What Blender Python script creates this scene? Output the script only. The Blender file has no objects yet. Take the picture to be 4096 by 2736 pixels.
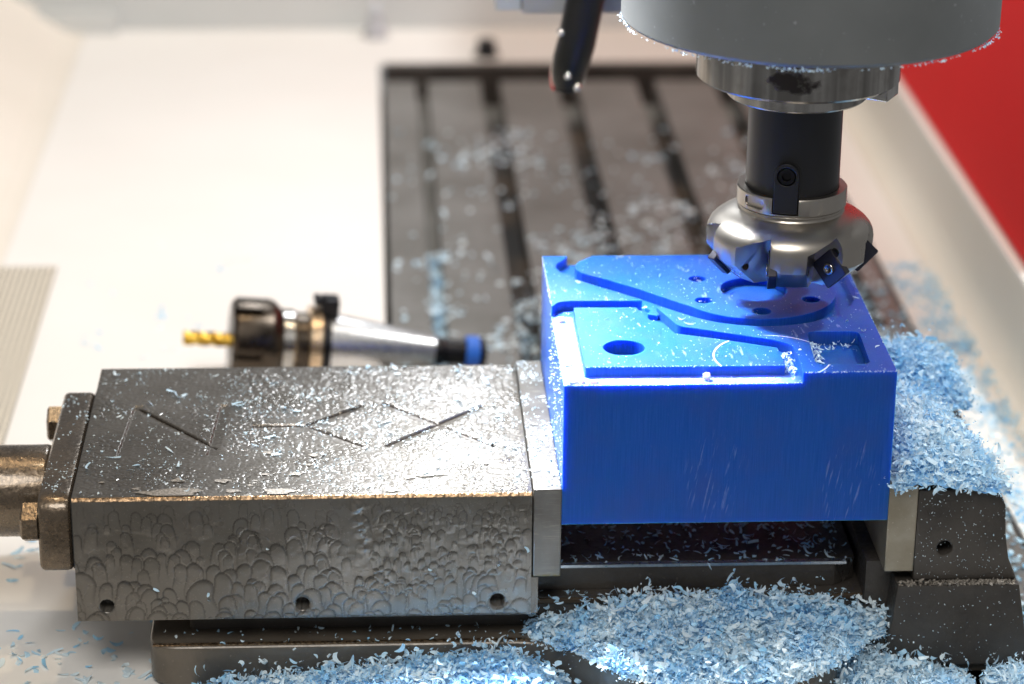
import bpy, bmesh, math, random
import numpy as np
from mathutils import Matrix, Vector
S = 0.001                      # all dimensions below are millimetres
random.seed(7); rng = np.random.default_rng(7)
sc = bpy.context.scene

# ------------------------------------------------------------------ camera
FPX, PITCH, YAW, ROLL = 10791.75, 0.3792, 0.0558, 0.0098
CAM = Vector((-85.43, -1109.55, 532.73))
def cam_axes():
    cp, sp, cy, sy = math.cos(PITCH), math.sin(PITCH), math.cos(YAW), math.sin(YAW)
    f = Vector((sy*cp, cy*cp, -sp)); rt = Vector((cy, -sy, 0)); up = rt.cross(f)
    c, s = math.cos(ROLL), math.sin(ROLL)
    return c*rt + s*up, -s*rt + c*up, f
A_, B_, F_ = cam_axes()
cd = bpy.data.cameras.new('camera'); cam = bpy.data.objects.new('camera', cd)
sc.collection.objects.link(cam); sc.camera = cam
cam.matrix_world = Matrix(((A_.x, B_.x, -F_.x, CAM.x*S), (A_.y, B_.y, -F_.y, CAM.y*S), (A_.z, B_.z, -F_.z, CAM.z*S), (0, 0, 0, 1)))
cd.sensor_fit = 'HORIZONTAL'; cd.sensor_width = 36; cd.lens = FPX/4096*36
cd.clip_start = 0.05; cd.clip_end = 50
cd.dof.use_dof = True; cd.dof.focus_distance = 1.243; cd.dof.aperture_fstop = 5.9
# ------------------------------------------------------------------ world, lamps, exposure
w = bpy.data.worlds.new('World'); sc.world = w; w.use_nodes = True
bg = w.node_tree.nodes['Background']; bg.inputs[0].default_value = (0.98, 0.985, 1, 1); bg.inputs[1].default_value = 0.21
sc.view_settings.view_transform = 'Standard'; sc.view_settings.look = 'None'
sc.view_settings.exposure = 0.03; sc.view_settings.gamma = 1
def aim(o, loc, tgt):
    o.location = Vector(loc)*S
    o.rotation_euler = (Vector(tgt)-Vector(loc)).to_track_quat('-Z', 'Y').to_euler()
def area(name, loc, tgt, size, watts, col):
    l = bpy.data.lights.new(name, 'AREA'); l.shape = 'DISK'; l.size = size; l.energy = watts; l.color = col
    o = bpy.data.objects.new(name, l); sc.collection.objects.link(o); aim(o, loc, tgt); return o
def spot(name, loc, tgt, ang, blend, rad, watts, col):
    l = bpy.data.lights.new(name, 'SPOT'); l.spot_size = math.radians(ang); l.spot_blend = blend
    l.shadow_soft_size = rad; l.energy = watts; l.color = col
    o = bpy.data.objects.new(name, l); sc.collection.objects.link(o); aim(o, loc, tgt); return o
spot('machine_work_lamp', (-190, 225, 590), (2, 18, 50), 31, 1.0, 0.055, 165, (0.93, 0.96, 1))
area('hall_lamp_right', (1150, 480, 1750), (-50, 250, 0), 0.14, 28, (0.94, 0.975, 1))
area('hall_lamp_left', (-420, 500, 2500), (0, 250, 0), 0.14, 11, (1, 0.74, 0.45))
area('hall_lamp_front', (250, 150, 2500), (0, 200, 0), 0.14, 9, (1, 0.8, 0.54))
area('rear_strip_lamp', (5, 900, 525), (-20, 40, 16), 0.13, 1.9, (0.92, 0.96, 1))
area('fill_lamp_behind_camera', (-250, -1500, 1900), (0, 0, 0), 1.1, 32, (1, 0.955, 0.89))  # unseen soft fill added to brighten the front faces
sc.cycles.use_denoising = True
sc.cycles.max_bounces = 8; sc.cycles.sample_clamp_indirect = 6

# ------------------------------------------------------------------ material helpers
class NT:
    def __init__(self, name):
        self.m = bpy.data.materials.new(name); self.m.use_nodes = True
        self.t = self.m.node_tree; self.b = self.t.nodes['Principled BSDF']; self.out = self.t.nodes['Material Output']
        tc = self.t.nodes.new('ShaderNodeTexCoord'); mp = self.t.nodes.new('ShaderNodeMapping')
        mp.inputs['Scale'].default_value = (1000, 1000, 1000)
        self.t.links.new(tc.outputs['Object'], mp.inputs[0]); self.mm = mp.outputs[0]
    def n(self, typ, **kw):
        nd = self.t.nodes.new(typ)
        for k, v in kw.items(): setattr(nd, k, v)
        return nd
    def l(self, a, b): self.t.links.new(a, b)
    def put(self, sock, v):
        if hasattr(v, 'is_linked') or isinstance(v, bpy.types.NodeSocket): self.l(v, sock)
        elif isinstance(v, tuple) and len(v) == 3 and sock.type == 'RGBA': sock.default_value = (*v, 1)
        else: sock.default_value = v
    def math(self, op, a, b=0.0, c=0.0, clamp=False):
        nd = self.n('ShaderNodeMath', operation=op, use_clamp=clamp)
        for i, v in enumerate((a, b, c)): self.put(nd.inputs[i], v)
        return nd.outputs[0]
    def scale(self, v, s):
        mp = self.n('ShaderNodeMapping'); self.l(v, mp.inputs[0]); mp.inputs['Scale'].default_value = s; return mp.outputs[0]
    def noise(self, scale, detail=3, rough=0.55, vec=None, s=None):
        v = vec or self.mm
        if s: v = self.scale(v, s)
        nd = self.n('ShaderNodeTexNoise'); self.l(v, nd.inputs['Vector'])
        nd.inputs['Scale'].default_value = scale; nd.inputs['Detail'].default_value = detail; nd.inputs['Roughness'].default_value = rough
        return nd.outputs['Fac']
    def voro(self, scale, feature='F1', vec=None, s=None, out='Distance'):
        v = vec or self.mm
        if s: v = self.scale(v, s)
        nd = self.n('ShaderNodeTexVoronoi', feature=feature); self.l(v, nd.inputs['Vector']); nd.inputs['Scale'].default_value = scale
        return nd.outputs[out]
    def ramp(self, v, lo, hi, a=0.0, b=1.0):
        nd = self.n('ShaderNodeMapRange', clamp=True); self.l(v, nd.inputs[0])
        for i, x in enumerate((lo, hi, a, b)): self.put(nd.inputs[i+1], x)
        return nd.outputs[0]
    def mix(self, f, a, b):
        nd = self.n('ShaderNodeMix', data_type='RGBA'); self.put(nd.inputs[0], f); self.put(nd.inputs[6], a); self.put(nd.inputs[7], b)
        return nd.outputs[2]
    def bump(self, h, strength=0.3, dist=0.3):
        nd = self.n('ShaderNodeBump'); self.l(h, nd.inputs['Height'])
        nd.inputs['Strength'].default_value = strength; nd.inputs['Distance'].default_value = dist*S
        old = self.b.inputs['Normal'].links
        if old: self.l(old[0].from_socket, nd.inputs['Normal'])
        self.l(nd.outputs[0], self.b.inputs['Normal']); return nd
    def set(self, **kw):
        for k, v in kw.items(): self.put(self.b.inputs[k.replace('_', ' ')], v)
        return self
    def xyz(self):
        nd = self.n('ShaderNodeSeparateXYZ'); self.l(self.mm, nd.inputs[0]); return nd.outputs

M = {}
# wet cast iron of the vise: coolant film, grime, small pits
def iron(name, base, dark, rough, metal, blotch=0.03, coat=0.3, bumpd=0.25):
    k = NT(name)
    n1 = k.noise(blotch, 5); n2 = k.noise(0.55, 4)
    col = k.mix(k.ramp(n1, 0.35, 0.65), dark, base)
    col = k.mix(k.ramp(n2, 0.62, 0.72, 0, 0.5), col, tuple(c*1.9 for c in base))
    k.set(Base_Color=col, Metallic=metal, Roughness=k.ramp(n2, 0.3, 0.7, rough*0.75, rough*1.3), Coat_Weight=coat, Coat_Roughness=0.12)
    k.bump(k.noise(0.45, 4), 0.5, bumpd); k.bump(k.voro(0.35), 0.3, bumpd*0.8)
    return k.m
k = NT('wet_jaw_steel')            # oily steel under a milky coolant film; 'film' paints slope shade along bead outlines and engraved walls
fa = k.n('ShaderNodeAttribute', attribute_name='film').outputs['Fac']
n1 = k.noise(0.022, 4); n2 = k.noise(1.3, 3)
col = k.mix(k.ramp(n1, 0.35, 0.68), (0.038, 0.033, 0.028), (0.052, 0.047, 0.041))
wet = k.mix(k.ramp(n1, 0.35, 0.68), (0.102, 0.093, 0.079), (0.142, 0.132, 0.118))
col = k.mix(k.ramp(fa, 0.1, 0.95), col, wet)
col = k.mix(k.ramp(n2, 0.62, 0.72, 0, 0.5), col, (0.27, 0.25, 0.22))
col = k.mix(k.ramp(fa, -0.6, -0.1, 1, 0), col, (0.018, 0.014, 0.011))  # below zero: near-black shade painted on the engraved walls
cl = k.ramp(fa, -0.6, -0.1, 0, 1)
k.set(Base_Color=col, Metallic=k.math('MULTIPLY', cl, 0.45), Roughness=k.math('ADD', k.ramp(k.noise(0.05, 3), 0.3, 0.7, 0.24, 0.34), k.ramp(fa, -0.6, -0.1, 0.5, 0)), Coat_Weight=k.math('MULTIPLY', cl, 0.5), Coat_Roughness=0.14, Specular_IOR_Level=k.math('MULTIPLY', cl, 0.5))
k.bump(k.noise(0.9, 3), 0.3, 0.1)
M['jaw'] = k.m
M['iron'] = iron('oily_cast_iron', (0.135, 0.115, 0.092), (0.085, 0.072, 0.058), 0.38, 0.35)
M['iron_dark'] = iron('dark_cast_iron', (0.058, 0.051, 0.044), (0.028, 0.024, 0.021), 0.5, 0.15, coat=0.1, bumpd=0.4)
M['endplate'] = iron('bronzed_wet_steel', (0.175, 0.133, 0.092), (0.09, 0.071, 0.053), 0.28, 0.7, coat=0.5, bumpd=0.5)
k = NT('ground_plate_steel')
n = k.noise(0.06, 4); g = k.noise(0.7, 3, s=(0.15, 1, 2))
col = k.mix(k.ramp(n, 0.35, 0.7), (0.13, 0.122, 0.11), (0.20, 0.192, 0.18))
col = k.mix(k.ramp(g, 0.56, 0.7, 0, 0.55), col, (0.3, 0.28, 0.24))
st = k.ramp(k.xyz()[2], -26.4, -24.5, 1, 0)
col = k.mix(k.math('MULTIPLY', st, k.ramp(k.noise(0.3), 0.3, 0.55)), col, (0.2, 0.16, 0.06))
k.set(Base_Color=col, Metallic=0.75, Roughness=0.42); k.bump(k.noise(1.5, 3), 0.2, 0.08)
M['plate'] = k.m
k = NT('dull_plate_steel')
col = k.mix(k.ramp(k.noise(0.07, 4), 0.35, 0.7), (0.25, 0.22, 0.165), (0.34, 0.31, 0.25))
col = k.mix(k.ramp(k.noise(0.9, 2), 0.66, 0.72, 0, 0.7), col, (0.55, 0.52, 0.45))
k.set(Base_Color=col, Metallic=0.6, Roughness=0.42); k.bump(k.noise(1.2, 3), 0.2, 0.08)
M['plate_dull'] = k.m
# machinable wax: translucent blue
HT_STEP = 68.7
k = NT('blue_machining_wax')
X, Y, Z = k.xyz()
streak = k.noise(1.0, 4, s=(2.2, 2.2, 0.05))
col = k.mix(k.ramp(streak, 0.35, 0.75), (0.008, 0.078, 0.36), (0.020, 0.105, 0.46))
col = k.mix(k.ramp(k.noise(0.05, 4, 0.6, s=(1, 1, 0.6)), 0.45, 0.7, 0, 0.55), col, (0.030, 0.080, 0.32))
col = k.mix(k.ramp(k.noise(1.6, 3, 0.6, s=(1, 1, 0.25)), 0.60, 0.72, 0, 0.35), col, (0.07, 0.12, 0.5))
# slanted tool scratches, two patches on the front
sl = k.n('ShaderNodeCombineXYZ'); k.l(k.math('SUBTRACT', X, k.math('MULTIPLY', Z, 0.2)), sl.inputs[0]); k.l(Z, sl.inputs[2])
scr = k.ramp(k.noise(1.0, 2, 0.5, vec=sl.outputs[0], s=(0.85, 1, 0.05)), 0.57, 0.63)
def patch(cx, rx, cz, rz):
    a = k.math('DIVIDE', k.math('SUBTRACT', X, cx), rx); b = k.math('DIVIDE', k.math('SUBTRACT', Z, cz), rz)
    d = k.math('ADD', k.math('MULTIPLY', a, a), k.math('MULTIPLY', b, b)); return k.ramp(d, 0.5, 1.1, 1, 0)
fr = k.ramp(Y, 0.3, 0.6, 1, 0)
pm = k.math('MULTIPLY', k.math('MAXIMUM', patch(70, 15, 22, 24), patch(130, 13, 20, 25)), fr)
pm = k.math('MULTIPLY', pm, k.ramp(k.noise(0.22, 3, s=(2, 1, 0.5)), 0.42, 0.6))
scm = k.math('MULTIPLY', scr, pm)
col = k.mix(k.math('MULTIPLY', scm, 0.22), col, (0.55, 0.62, 0.95))
# scribed circle left on the upper faces by an earlier tool
dx = k.math('SUBTRACT', X, 96); dy = k.math('SUBTRACT', Y, 19)
rr = k.math('SQRT', k.math('ADD', k.math('MULTIPLY', dx, dx), k.math('MULTIPLY', dy, dy)))
ring = k.ramp(k.math('ABSOLUTE', k.math('SUBTRACT', rr, 26.5)), 0.22, 0.45, 1, 0)
top = k.ramp(Z, 73.4, 73.6)
ring = k.math('MULTIPLY', k.math('MULTIPLY', ring, top), k.ramp(k.noise(0.05, 1), 0.40, 0.5))
col = k.mix(k.math('MULTIPLY', ring, 0.8), col, (0.75, 0.8, 1.0))
fine = k.ramp(k.noise(1.0, 2, s=(0.5, 0.1, 1)), 0.63, 0.68)
fine = k.math('MULTIPLY', k.math('MULTIPLY', fine, top), k.ramp(k.noise(0.045, 1), 0.5, 0.6))
col = k.mix(k.math('MULTIPLY', fine, 0.28), col, (0.6, 0.68, 1.0))
# paler floor of the open step along the front and left edges
fz = k.math('MULTIPLY', k.ramp(Z, HT_STEP-0.6, HT_STEP-0.2), k.ramp(Z, HT_STEP+0.2, HT_STEP+0.5, 1, 0))
fm_ = k.math('MAXIMUM', k.ramp(Y, 8.2, 9.4, 1, 0), k.ramp(X, 9.0, 10.4, 1, 0))
fm_ = k.math('MULTIPLY', k.math('MULTIPLY', fz, fm_), k.ramp(k.noise(0.12, 4), 0.3, 0.62, 0.45, 1.0))
fm_ = k.math('MULTIPLY', fm_, k.math('MULTIPLY', k.ramp(X, 96, 108, 1, 0), k.ramp(Y, 80, 86, 1, 0)))
col = k.mix(fm_, col, (0.28, 0.42, 0.95))
k.set(Base_Color=col, Subsurface_Weight=1.0, Subsurface_Scale=0.011, Roughness=0.3, IOR=1.43, Specular_IOR_Level=0.22)
k.b.inputs['Subsurface Radius'].default_value = (0.12, 0.3, 1.0); k.b.subsurface_method = 'RANDOM_WALK'
k.bump(streak, 0.5, 0.16); k.bump(scm, 0.6, 0.25)
arcs = k.n('ShaderNodeTexWave', wave_type='RINGS', rings_direction='Z'); mp = k.n('ShaderNodeMapping'); k.l(k.mm, mp.inputs[0]); mp.inputs['Location'].default_value = (-40, 60, 0)
k.l(mp.outputs[0], arcs.inputs[0]); arcs.inputs['Scale'].default_value = 0.28; arcs.inputs['Distortion'].default_value = 0.4
k.bump(k.math('MULTIPLY', arcs.outputs['Fac'], top), 0.22, 0.05)
M['wax'] = k.m
# shavings
k = NT('blue_wax_shavings')
at = k.n('ShaderNodeAttribute', attribute_name='tone')
col = k.mix(at.outputs['Fac'], (0.34, 0.69, 0.97), (0.82, 0.94, 1.0))
k.set(Base_Color=col, Roughness=0.4)
tr = k.n('ShaderNodeBsdfTranslucent'); k.l(col, tr.inputs[0])
mx = k.n('ShaderNodeMixShader'); mx.inputs[0].default_value = 0.26; k.l(k.b.outputs[0], mx.inputs[1]); k.l(tr.outputs[0], mx.inputs[2]); k.l(mx.outputs[0], k.out.inputs[0])
M['chip'] = k.m
k = NT('packed_blue_shavings')
k.set(Base_Color=k.mix(k.ramp(k.noise(0.25, 4), 0.35, 0.65), (0.16, 0.46, 0.86), (0.42, 0.70, 0.94)), Roughness=0.6); k.bump(k.noise(0.5, 4), 1, 1.5)
M['mound'] = k.m
k = NT('pale_dry_film')
k.set(Base_Color=k.mix(k.ramp(k.noise(0.9, 3), 0.4, 0.65), (0.15, 0.135, 0.115), (0.36, 0.33, 0.29)), Roughness=0.5); k.bump(k.noise(0.8, 3), 0.5, 0.3)
M['film'] = k.m
# metals of the tools
def metal(name, col, rough, noise=0.6, amt=0.15, bump=0.0, aniso=0.0):
    k = NT(name); n = k.noise(noise, 3)
    k.set(Base_Color=k.mix(k.ramp(n, 0.35, 0.7), tuple(c*(1-amt) for c in col), col), Metallic=1.0, Roughness=k.ramp(n, 0.3, 0.7, rough*0.85, rough*1.15), Anisotropic=aniso)
    if bump: k.bump(k.noise(1.5, 3), bump, 0.05)
    return k.m
M['nickel'] = metal('satin_nickel', (0.46, 0.425, 0.38), 0.31, 0.03, 0.06)
M['steel'] = metal('polished_steel', (0.55, 0.53, 0.50), 0.2, 0.2, 0.3)
M['taper'] = metal('ground_taper_steel', (0.66, 0.65, 0.64), 0.3)
M['brass'] = metal('golden_flange_steel', (0.75, 0.58, 0.40), 0.28)
M['blackox'] = metal('black_oxide_steel', (0.035, 0.034, 0.036), 0.33, 0.4)
M['brownox'] = metal('brown_black_oxide', (0.10, 0.08, 0.062), 0.3, 0.1, 0.4)
M['gold'] = metal('titanium_nitride_gold', (0.9, 0.58, 0.10), 0.3)
k = NT('spindle_nose_steel')
n = k.noise(0.06, 5, 0.65, s=(1, 1, 1)); X, Y, Z = k.xyz()
a = k.math('DIVIDE', k.math('SUBTRACT', X, 103), 14); b = k.math('DIVIDE', k.math('SUBTRACT', Z, 196.5), 7)
spotm = k.ramp(k.math('ADD', k.math('ADD', k.math('MULTIPLY', a, a), k.math('MULTIPLY', b, b)), k.math('MULTIPLY', k.noise(0.16, 4), 2.2)), 1.35, 1.7, 1, 0)
spotm = k.math('MULTIPLY', spotm, k.ramp(Y, 60, 70, 1, 0))
col = k.mix(k.ramp(n, 0.5, 0.7, 0, 0.5), (0.46, 0.445, 0.42), (0.18, 0.155, 0.13))
col = k.mix(k.ramp(k.noise(0.085, 3, 0.6, s=(1, 1, 0.02)), 0.42, 0.6, 0, 0.75), col, (0.13, 0.12, 0.11))  # vertical reflection streaks painted into the steel colour
col = k.mix(spotm, col, (0.06, 0.05, 0.045))
k.set(Base_Color=col, Metallic=1.0, Roughness=k.math('ADD', 0.17, k.math('MULTIPLY', spotm, 0.4)))
M['nose'] = k.m
k = NT('black_arbor_satin'); k.set(Base_Color=(0.017, 0.017, 0.019), Metallic=0.2, Roughness=0.36); k.bump(k.noise(2.0, 2), 0.1, 0.03); M['arbor'] = k.m
k = NT('carbide_coating'); k.set(Base_Color=(0.045, 0.044, 0.056), Metallic=0.7, Roughness=0.33); M['carbide'] = k.m
k = NT('grey_housing_paint')
n = k.noise(0.02, 4); sp = k.ramp(k.noise(0.35, 2), 0.70, 0.74, 0, 0.35)
k.set(Base_Color=k.mix(sp, k.mix(k.ramp(n, 0.3, 0.7), (0.12, 0.13, 0.132), (0.16, 0.168, 0.17)), (0.5, 0.52, 0.55)), Roughness=0.42); M['housing'] = k.m
def plain(name, a, b, rough, sc_=0.01, metal_=0.0, bump=0.0, coat=0.0):
    k = NT(name); k.set(Base_Color=k.mix(k.ramp(k.noise(sc_, 4), 0.3, 0.7), a, b), Roughness=rough, Metallic=metal_, Coat_Weight=coat); k.b.inputs['Specular IOR Level'].default_value = 0.15 if name.startswith('red') else 0.5
    if bump: k.bump(k.noise(0.5, 3), bump, 0.2)
    return k.m
M['cream'] = plain('cream_enamel', (0.80, 0.785, 0.755), (0.835, 0.825, 0.80), 0.45, 0.006)
M['wallcream'] = plain('cream_wall_enamel', (0.74, 0.70, 0.62), (0.79, 0.75, 0.68), 0.45, 0.006)
M['greywall'] = plain('grey_wall_enamel', (0.50, 0.53, 0.53), (0.60, 0.62, 0.62), 0.5, 0.004)
M['red'] = plain('red_enamel', (0.80, 0.014, 0.016), (0.86, 0.017, 0.019), 0.6, 0.004)
M['lightgrey'] = plain('light_grey_enamel', (0.50, 0.53, 0.58), (0.56, 0.6, 0.64), 0.4)
M['midgrey'] = plain('mid_grey_enamel', (0.36, 0.37, 0.40), (0.42, 0.43, 0.46), 0.4)
M['pit'] = plain('dark_pit', (0.012, 0.012, 0.013), (0.02, 0.02, 0.02), 0.6)
M['blackplastic'] = plain('black_plastic', (0.010, 0.010, 0.011), (0.016, 0.015, 0.016), 0.42, 0.05)
M['bluering'] = plain('blue_anodised', (0.02, 0.12, 0.55), (0.03, 0.15, 0.62), 0.3)
k = NT('clear_sleeve'); k.set(Base_Color=(0.95, 0.96, 0.93), Roughness=0.02); k.b.inputs['Transmission Weight'].default_value = 1.0; k.b.inputs['IOR'].default_value = 1.12; M['clear'] = k.m
k = NT('mirror_drop'); k.set(Base_Color=(1, 1, 1), Metallic=1.0, Roughness=0.05); M['drop'] = k.m
k = NT('oily_table_steel')
n1 = k.noise(0.012, 5); n2 = k.noise(0.1, 5)
col = k.mix(k.ramp(n1, 0.35, 0.65), (0.17, 0.168, 0.157), (0.255, 0.255, 0.248)); col = k.mix(k.ramp(n2, 0.55, 0.75, 0, 0.5), col, (0.11, 0.095, 0.08))
k.set(Base_Color=col, Metallic=0.35, Roughness=0.42); M['table'] = k.m
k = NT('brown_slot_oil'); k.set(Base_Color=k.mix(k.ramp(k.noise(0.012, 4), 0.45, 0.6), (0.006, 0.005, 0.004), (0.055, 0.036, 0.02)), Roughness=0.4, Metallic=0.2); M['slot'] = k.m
k = NT('perforated_enamel')
vo = k.n('ShaderNodeTexVoronoi', feature='F1'); vo.inputs['Randomness'].default_value = 0; k.l(k.mm, vo.inputs['Vector']); vo.inputs['Scale'].default_value = 0.25
hole = k.ramp(vo.outputs['Distance'], 0.28, 0.34, 1, 0)
k.set(Base_Color=k.mix(hole, (0.70, 0.65, 0.55), (0.05, 0.045, 0.035)), Roughness=0.5); k.bump(hole, 0.5, -0.5); M['perf'] = k.m

# ------------------------------------------------------------------ object helpers
def link(o): sc.collection.objects.link(o); return o
def mesh_obj(name, verts, faces, mat, parent=None, smooth=False, origin=(0, 0, 0)):
    me = bpy.data.meshes.new(name)
    V = (np.asarray(verts, float).reshape(-1, 3) - np.asarray(origin))*S
    if isinstance(faces, np.ndarray):
        nf, kf = faces.shape
        me.vertices.add(len(V)); me.vertices.foreach_set('co', V.ravel())
        me.loops.add(nf*kf); me.loops.foreach_set('vertex_index', faces.ravel().astype(np.int32))
        me.polygons.add(nf); me.polygons.foreach_set('loop_start', np.arange(0, nf*kf, kf, dtype=np.int32)); me.update(calc_edges=True)
    else:
        me.from_pydata([tuple(v) for v in V], [], [tuple(f) for f in faces])
    me.validate(); me.update()
    if smooth: me.polygons.foreach_set('use_smooth', np.ones(len(me.polygons), bool))
    if mat: me.materials.append(mat)
    o = link(bpy.data.objects.new(name, me))
    o.location = Vector(origin)*S
    if parent:
        o.parent = parent; o.location = (Vector(origin) - Vector(parent['o']))*S if 'o' in parent else o.location
    return o
def tag(o, label=None, cat=None, group=None, kind=None):
    if label: o['label'] = label
    if cat: o['category'] = cat
    if group: o['group'] = group
    if kind: o['kind'] = kind
    return o
def thing(name, label, cat, loc, group=None):
    o = link(bpy.data.objects.new(name, None)); o.location = Vector(loc)*S; o.empty_display_size = 0.02
    o['o'] = tuple(float(v) for v in loc); return tag(o, label, cat, group)
def adopt(o, parent):            # parts are modelled in world millimetres; keep them there under their thing
    o.parent = parent; o.matrix_parent_inverse = Matrix.Translation(-Vector(parent['o'])*S); return o
def P(name, geo, mat, parent=None, smooth=False):
    o = mesh_obj(name, geo[0], geo[1], mat, None, smooth)
    return adopt(o, parent) if parent and 'o' in parent else (sub(o, parent) if parent else o)
def sub(o, part):                # sub-part of a part whose mesh already sits in world millimetres
    o.parent = part; return o
def box(x0, x1, y0, y1, z0, z1):
    v = [(x, y, z) for z in (z0, z1) for y in (y0, y1) for x in (x0, x1)]
    return v, [(0, 2, 3, 1), (4, 5, 7, 6), (0, 1, 5, 4), (1, 3, 7, 5), (3, 2, 6, 7), (2, 0, 4, 6)]
def join(*gs):
    V, F = [], []
    for v, f in gs:
        n = len(V); V += [tuple(p) for p in v]; F += [tuple(i+n for i in q) for q in f]
    return V, F
def prism(poly, z0, z1):         # polygon in plan (counter-clockwise), vertical walls
    n = len(poly); v = [(x, y, z0) for x, y in poly] + [(x, y, z1) for x, y in poly]
    return v, [tuple(range(n-1, -1, -1)), tuple(range(n, 2*n))] + [(i, (i+1) % n, n+(i+1) % n, n+i) for i in range(n)]
def xprism(poly, x0, x1):        # polygon in (y, z), extruded along x
    v, f = prism(poly, x0, x1); return [(c, a, b) for a, b, c in v], f
def yprism(poly, y0, y1):        # polygon in (x, z), extruded along y
    v, f = prism(poly, y0, y1); return [(a, c, b) for a, b, c in v], [tuple(reversed(q)) for q in f]
def lathe(prof, seg=64, c=(0, 0, 0), M3=None, close=True):
    v, f = [], []
    for r, z in prof:
        for i in range(seg):
            a = 2*math.pi*i/seg; p = Vector((r*math.cos(a), r*math.sin(a), z))
            v.append(tuple((M3 @ p if M3 else p) + Vector(c)))
    m = len(prof)
    for j in range(m-1):
        for i in range(seg): f.append((j*seg+i, j*seg+(i+1) % seg, (j+1)*seg+(i+1) % seg, (j+1)*seg+i))
    if close: f += [tuple(range(seg-1, -1, -1)), tuple((m-1)*seg+i for i in range(seg))]
    return v, f
def fillet(poly, rad, seg=6):    # round the corners of a plan polygon
    out = []; n = len(poly)
    for i, p in enumerate(poly):
        r = rad[i] if isinstance(rad, (list, tuple)) else rad
        a, b, c = Vector(poly[i-1]), Vector(p), Vector(poly[(i+1) % n])
        u, w_ = (a-b), (c-b); r2 = min(r, u.length*0.45, w_.length*0.45)
        if r2 < 0.05: out.append(tuple(b)); continue
        p0, p1 = b+u.normalized()*r2, b+w_.normalized()*r2
        for s in range(seg+1):
            t = s/seg; out.append(tuple(p0*(1-t)**2 + b*2*t*(1-t) + p1*t*t))
    return out
def temp(geo):
    return mesh_obj('temp', geo[0], geo[1], None)
def boolean(o, cutters, op='DIFFERENCE'):
    for c in cutters:
        m = o.modifiers.new('b', 'BOOLEAN'); m.operation = op; m.solver = 'EXACT'; m.object = c
    bake(o)
    for c in cutters: bpy.data.objects.remove(c)
def bake(o):
    bpy.context.view_layer.update()
    dg = bpy.context.evaluated_depsgraph_get()
    me = bpy.data.meshes.new_from_object(o.evaluated_get(dg)); old = o.data; mats = list(old.materials)
    o.modifiers.clear(); o.data = me; me.name = o.name
    me.materials.clear()
    for m in mats: me.materials.append(m)
    me.polygons.foreach_set('material_index', np.zeros(len(me.polygons), np.int32))
def bevel(o, width, seg=2, angle=35, smooth=True):
    m = o.modifiers.new('bevel', 'BEVEL'); m.width = width*S; m.segments = seg; m.limit_method = 'ANGLE'; m.angle_limit = math.radians(angle)
    m.use_clamp_overlap = True
    bake(o)
    if smooth: shade(o, 20)
    return o
def shade(o, ang=40):
    me = o.data; me.polygons.foreach_set('use_smooth', np.ones(len(me.polygons), bool))
    bm = bmesh.new(); bm.from_mesh(me); lim = math.radians(ang)
    for e in bm.edges:
        if len(e.link_faces) == 2 and e.calc_face_angle(0) > lim: e.smooth = False
    bm.to_mesh(me); bm.free(); return o
def orient(o):
    bm = bmesh.new(); bm.from_mesh(o.data); bmesh.ops.recalc_face_normals(bm, faces=bm.faces); bm.to_mesh(o.data); bm.free(); return o
def circle(cx, cy, r, n=40): return [(cx+r*math.cos(2*math.pi*i/n), cy+r*math.sin(2*math.pi*i/n)) for i in range(n)]

# ================================================================== SETTING
FZ, TZ = -81.5, -80.0
TX0, TX1, TY0, TY1 = -73, 250, -110, 1052
g = 4.0
fl = join(box(-328, TX0-g, -130, 1165, FZ-3, FZ), box(TX1+g, 281, -130, 1165, FZ-3, FZ), box(TX0-g, TX1+g, TY1+g, 1165, FZ-3, FZ), box(TX0-g, TX1+g, -130, TY0-g, FZ-3, FZ))
tag(P('floor', fl, M['cream']), kind='structure')
tag(P('machine_bed', box(-330, 330, -425, 1170, -150, -140), M['pit']), kind='structure')
def wall_strip(pts, y0, y1, t):
    n = len(pts); out = pts + [(x+(t if pts[-1][0] > 0 else -t), z-1) for x, z in reversed(pts)]
    return yprism(out, y0, y1)
w1 = thing('side_wall', 'cream sheet metal tray wall right of the slotted table, below the red panel', 'wall', (295, 400, FZ))
prof = [(281.2, FZ)] + [(281.2+17*math.sin(a), FZ+24*(1-math.cos(a))) for a in np.linspace(0.3, math.pi/2, 8)] + [(300, -26)]
o = P('wall_sheet', wall_strip(prof, -130, 1165, 12), M['wallcream'], w1); orient(o); shade(o, 50)
o = P('wall_rim', box(300.3, 307, -130, 1165, -27, -22.5), M['cream'], w1); bevel(o, 1.5, 3)
w2 = thing('side_wall', 'cream tray wall rising at the far left of the floor', 'wall', (-335, 600, FZ))
prof = [(-328.2, FZ), (-336, FZ+0.8), (-346, FZ+4), (-460, FZ+75)]
o = P('wall_sheet', wall_strip(prof, -130, 1165, 12), M['wallcream'], w2); orient(o)
bw = thing('back_wall', 'blurred grey rear wall behind the cream floor', 'wall', (0, 1170, FZ))
P('wall_panel', box(-460, 330, 1166, 1180, FZ-3, 30), M['greywall'], bw)
P('wall_skirt', box(-460, -300, 1150, 1165.5, FZ+0.5, FZ+18), M['greywall'], bw)
f = thing('pipe_fitting', 'small blurred fitting with a pale tip at the foot of the rear wall', 'fitting', (-79.6, 1140, FZ))
P('fitting_body', lathe([(11, FZ), (11, FZ+4), (7, FZ+7), (7, FZ+16)], 24, (-79.6, 1140, 0)), M['midgrey'], f, True)
P('fitting_tip', lathe([(5, FZ+16), (5, FZ+26), (2, FZ+30)], 24, (-79.6, 1140, 0)), M['lightgrey'], f, True)
rp = thing('red_panel', 'large red enamelled machine panel behind the right tray wall', 'panel', (320, 700, -20))
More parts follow.
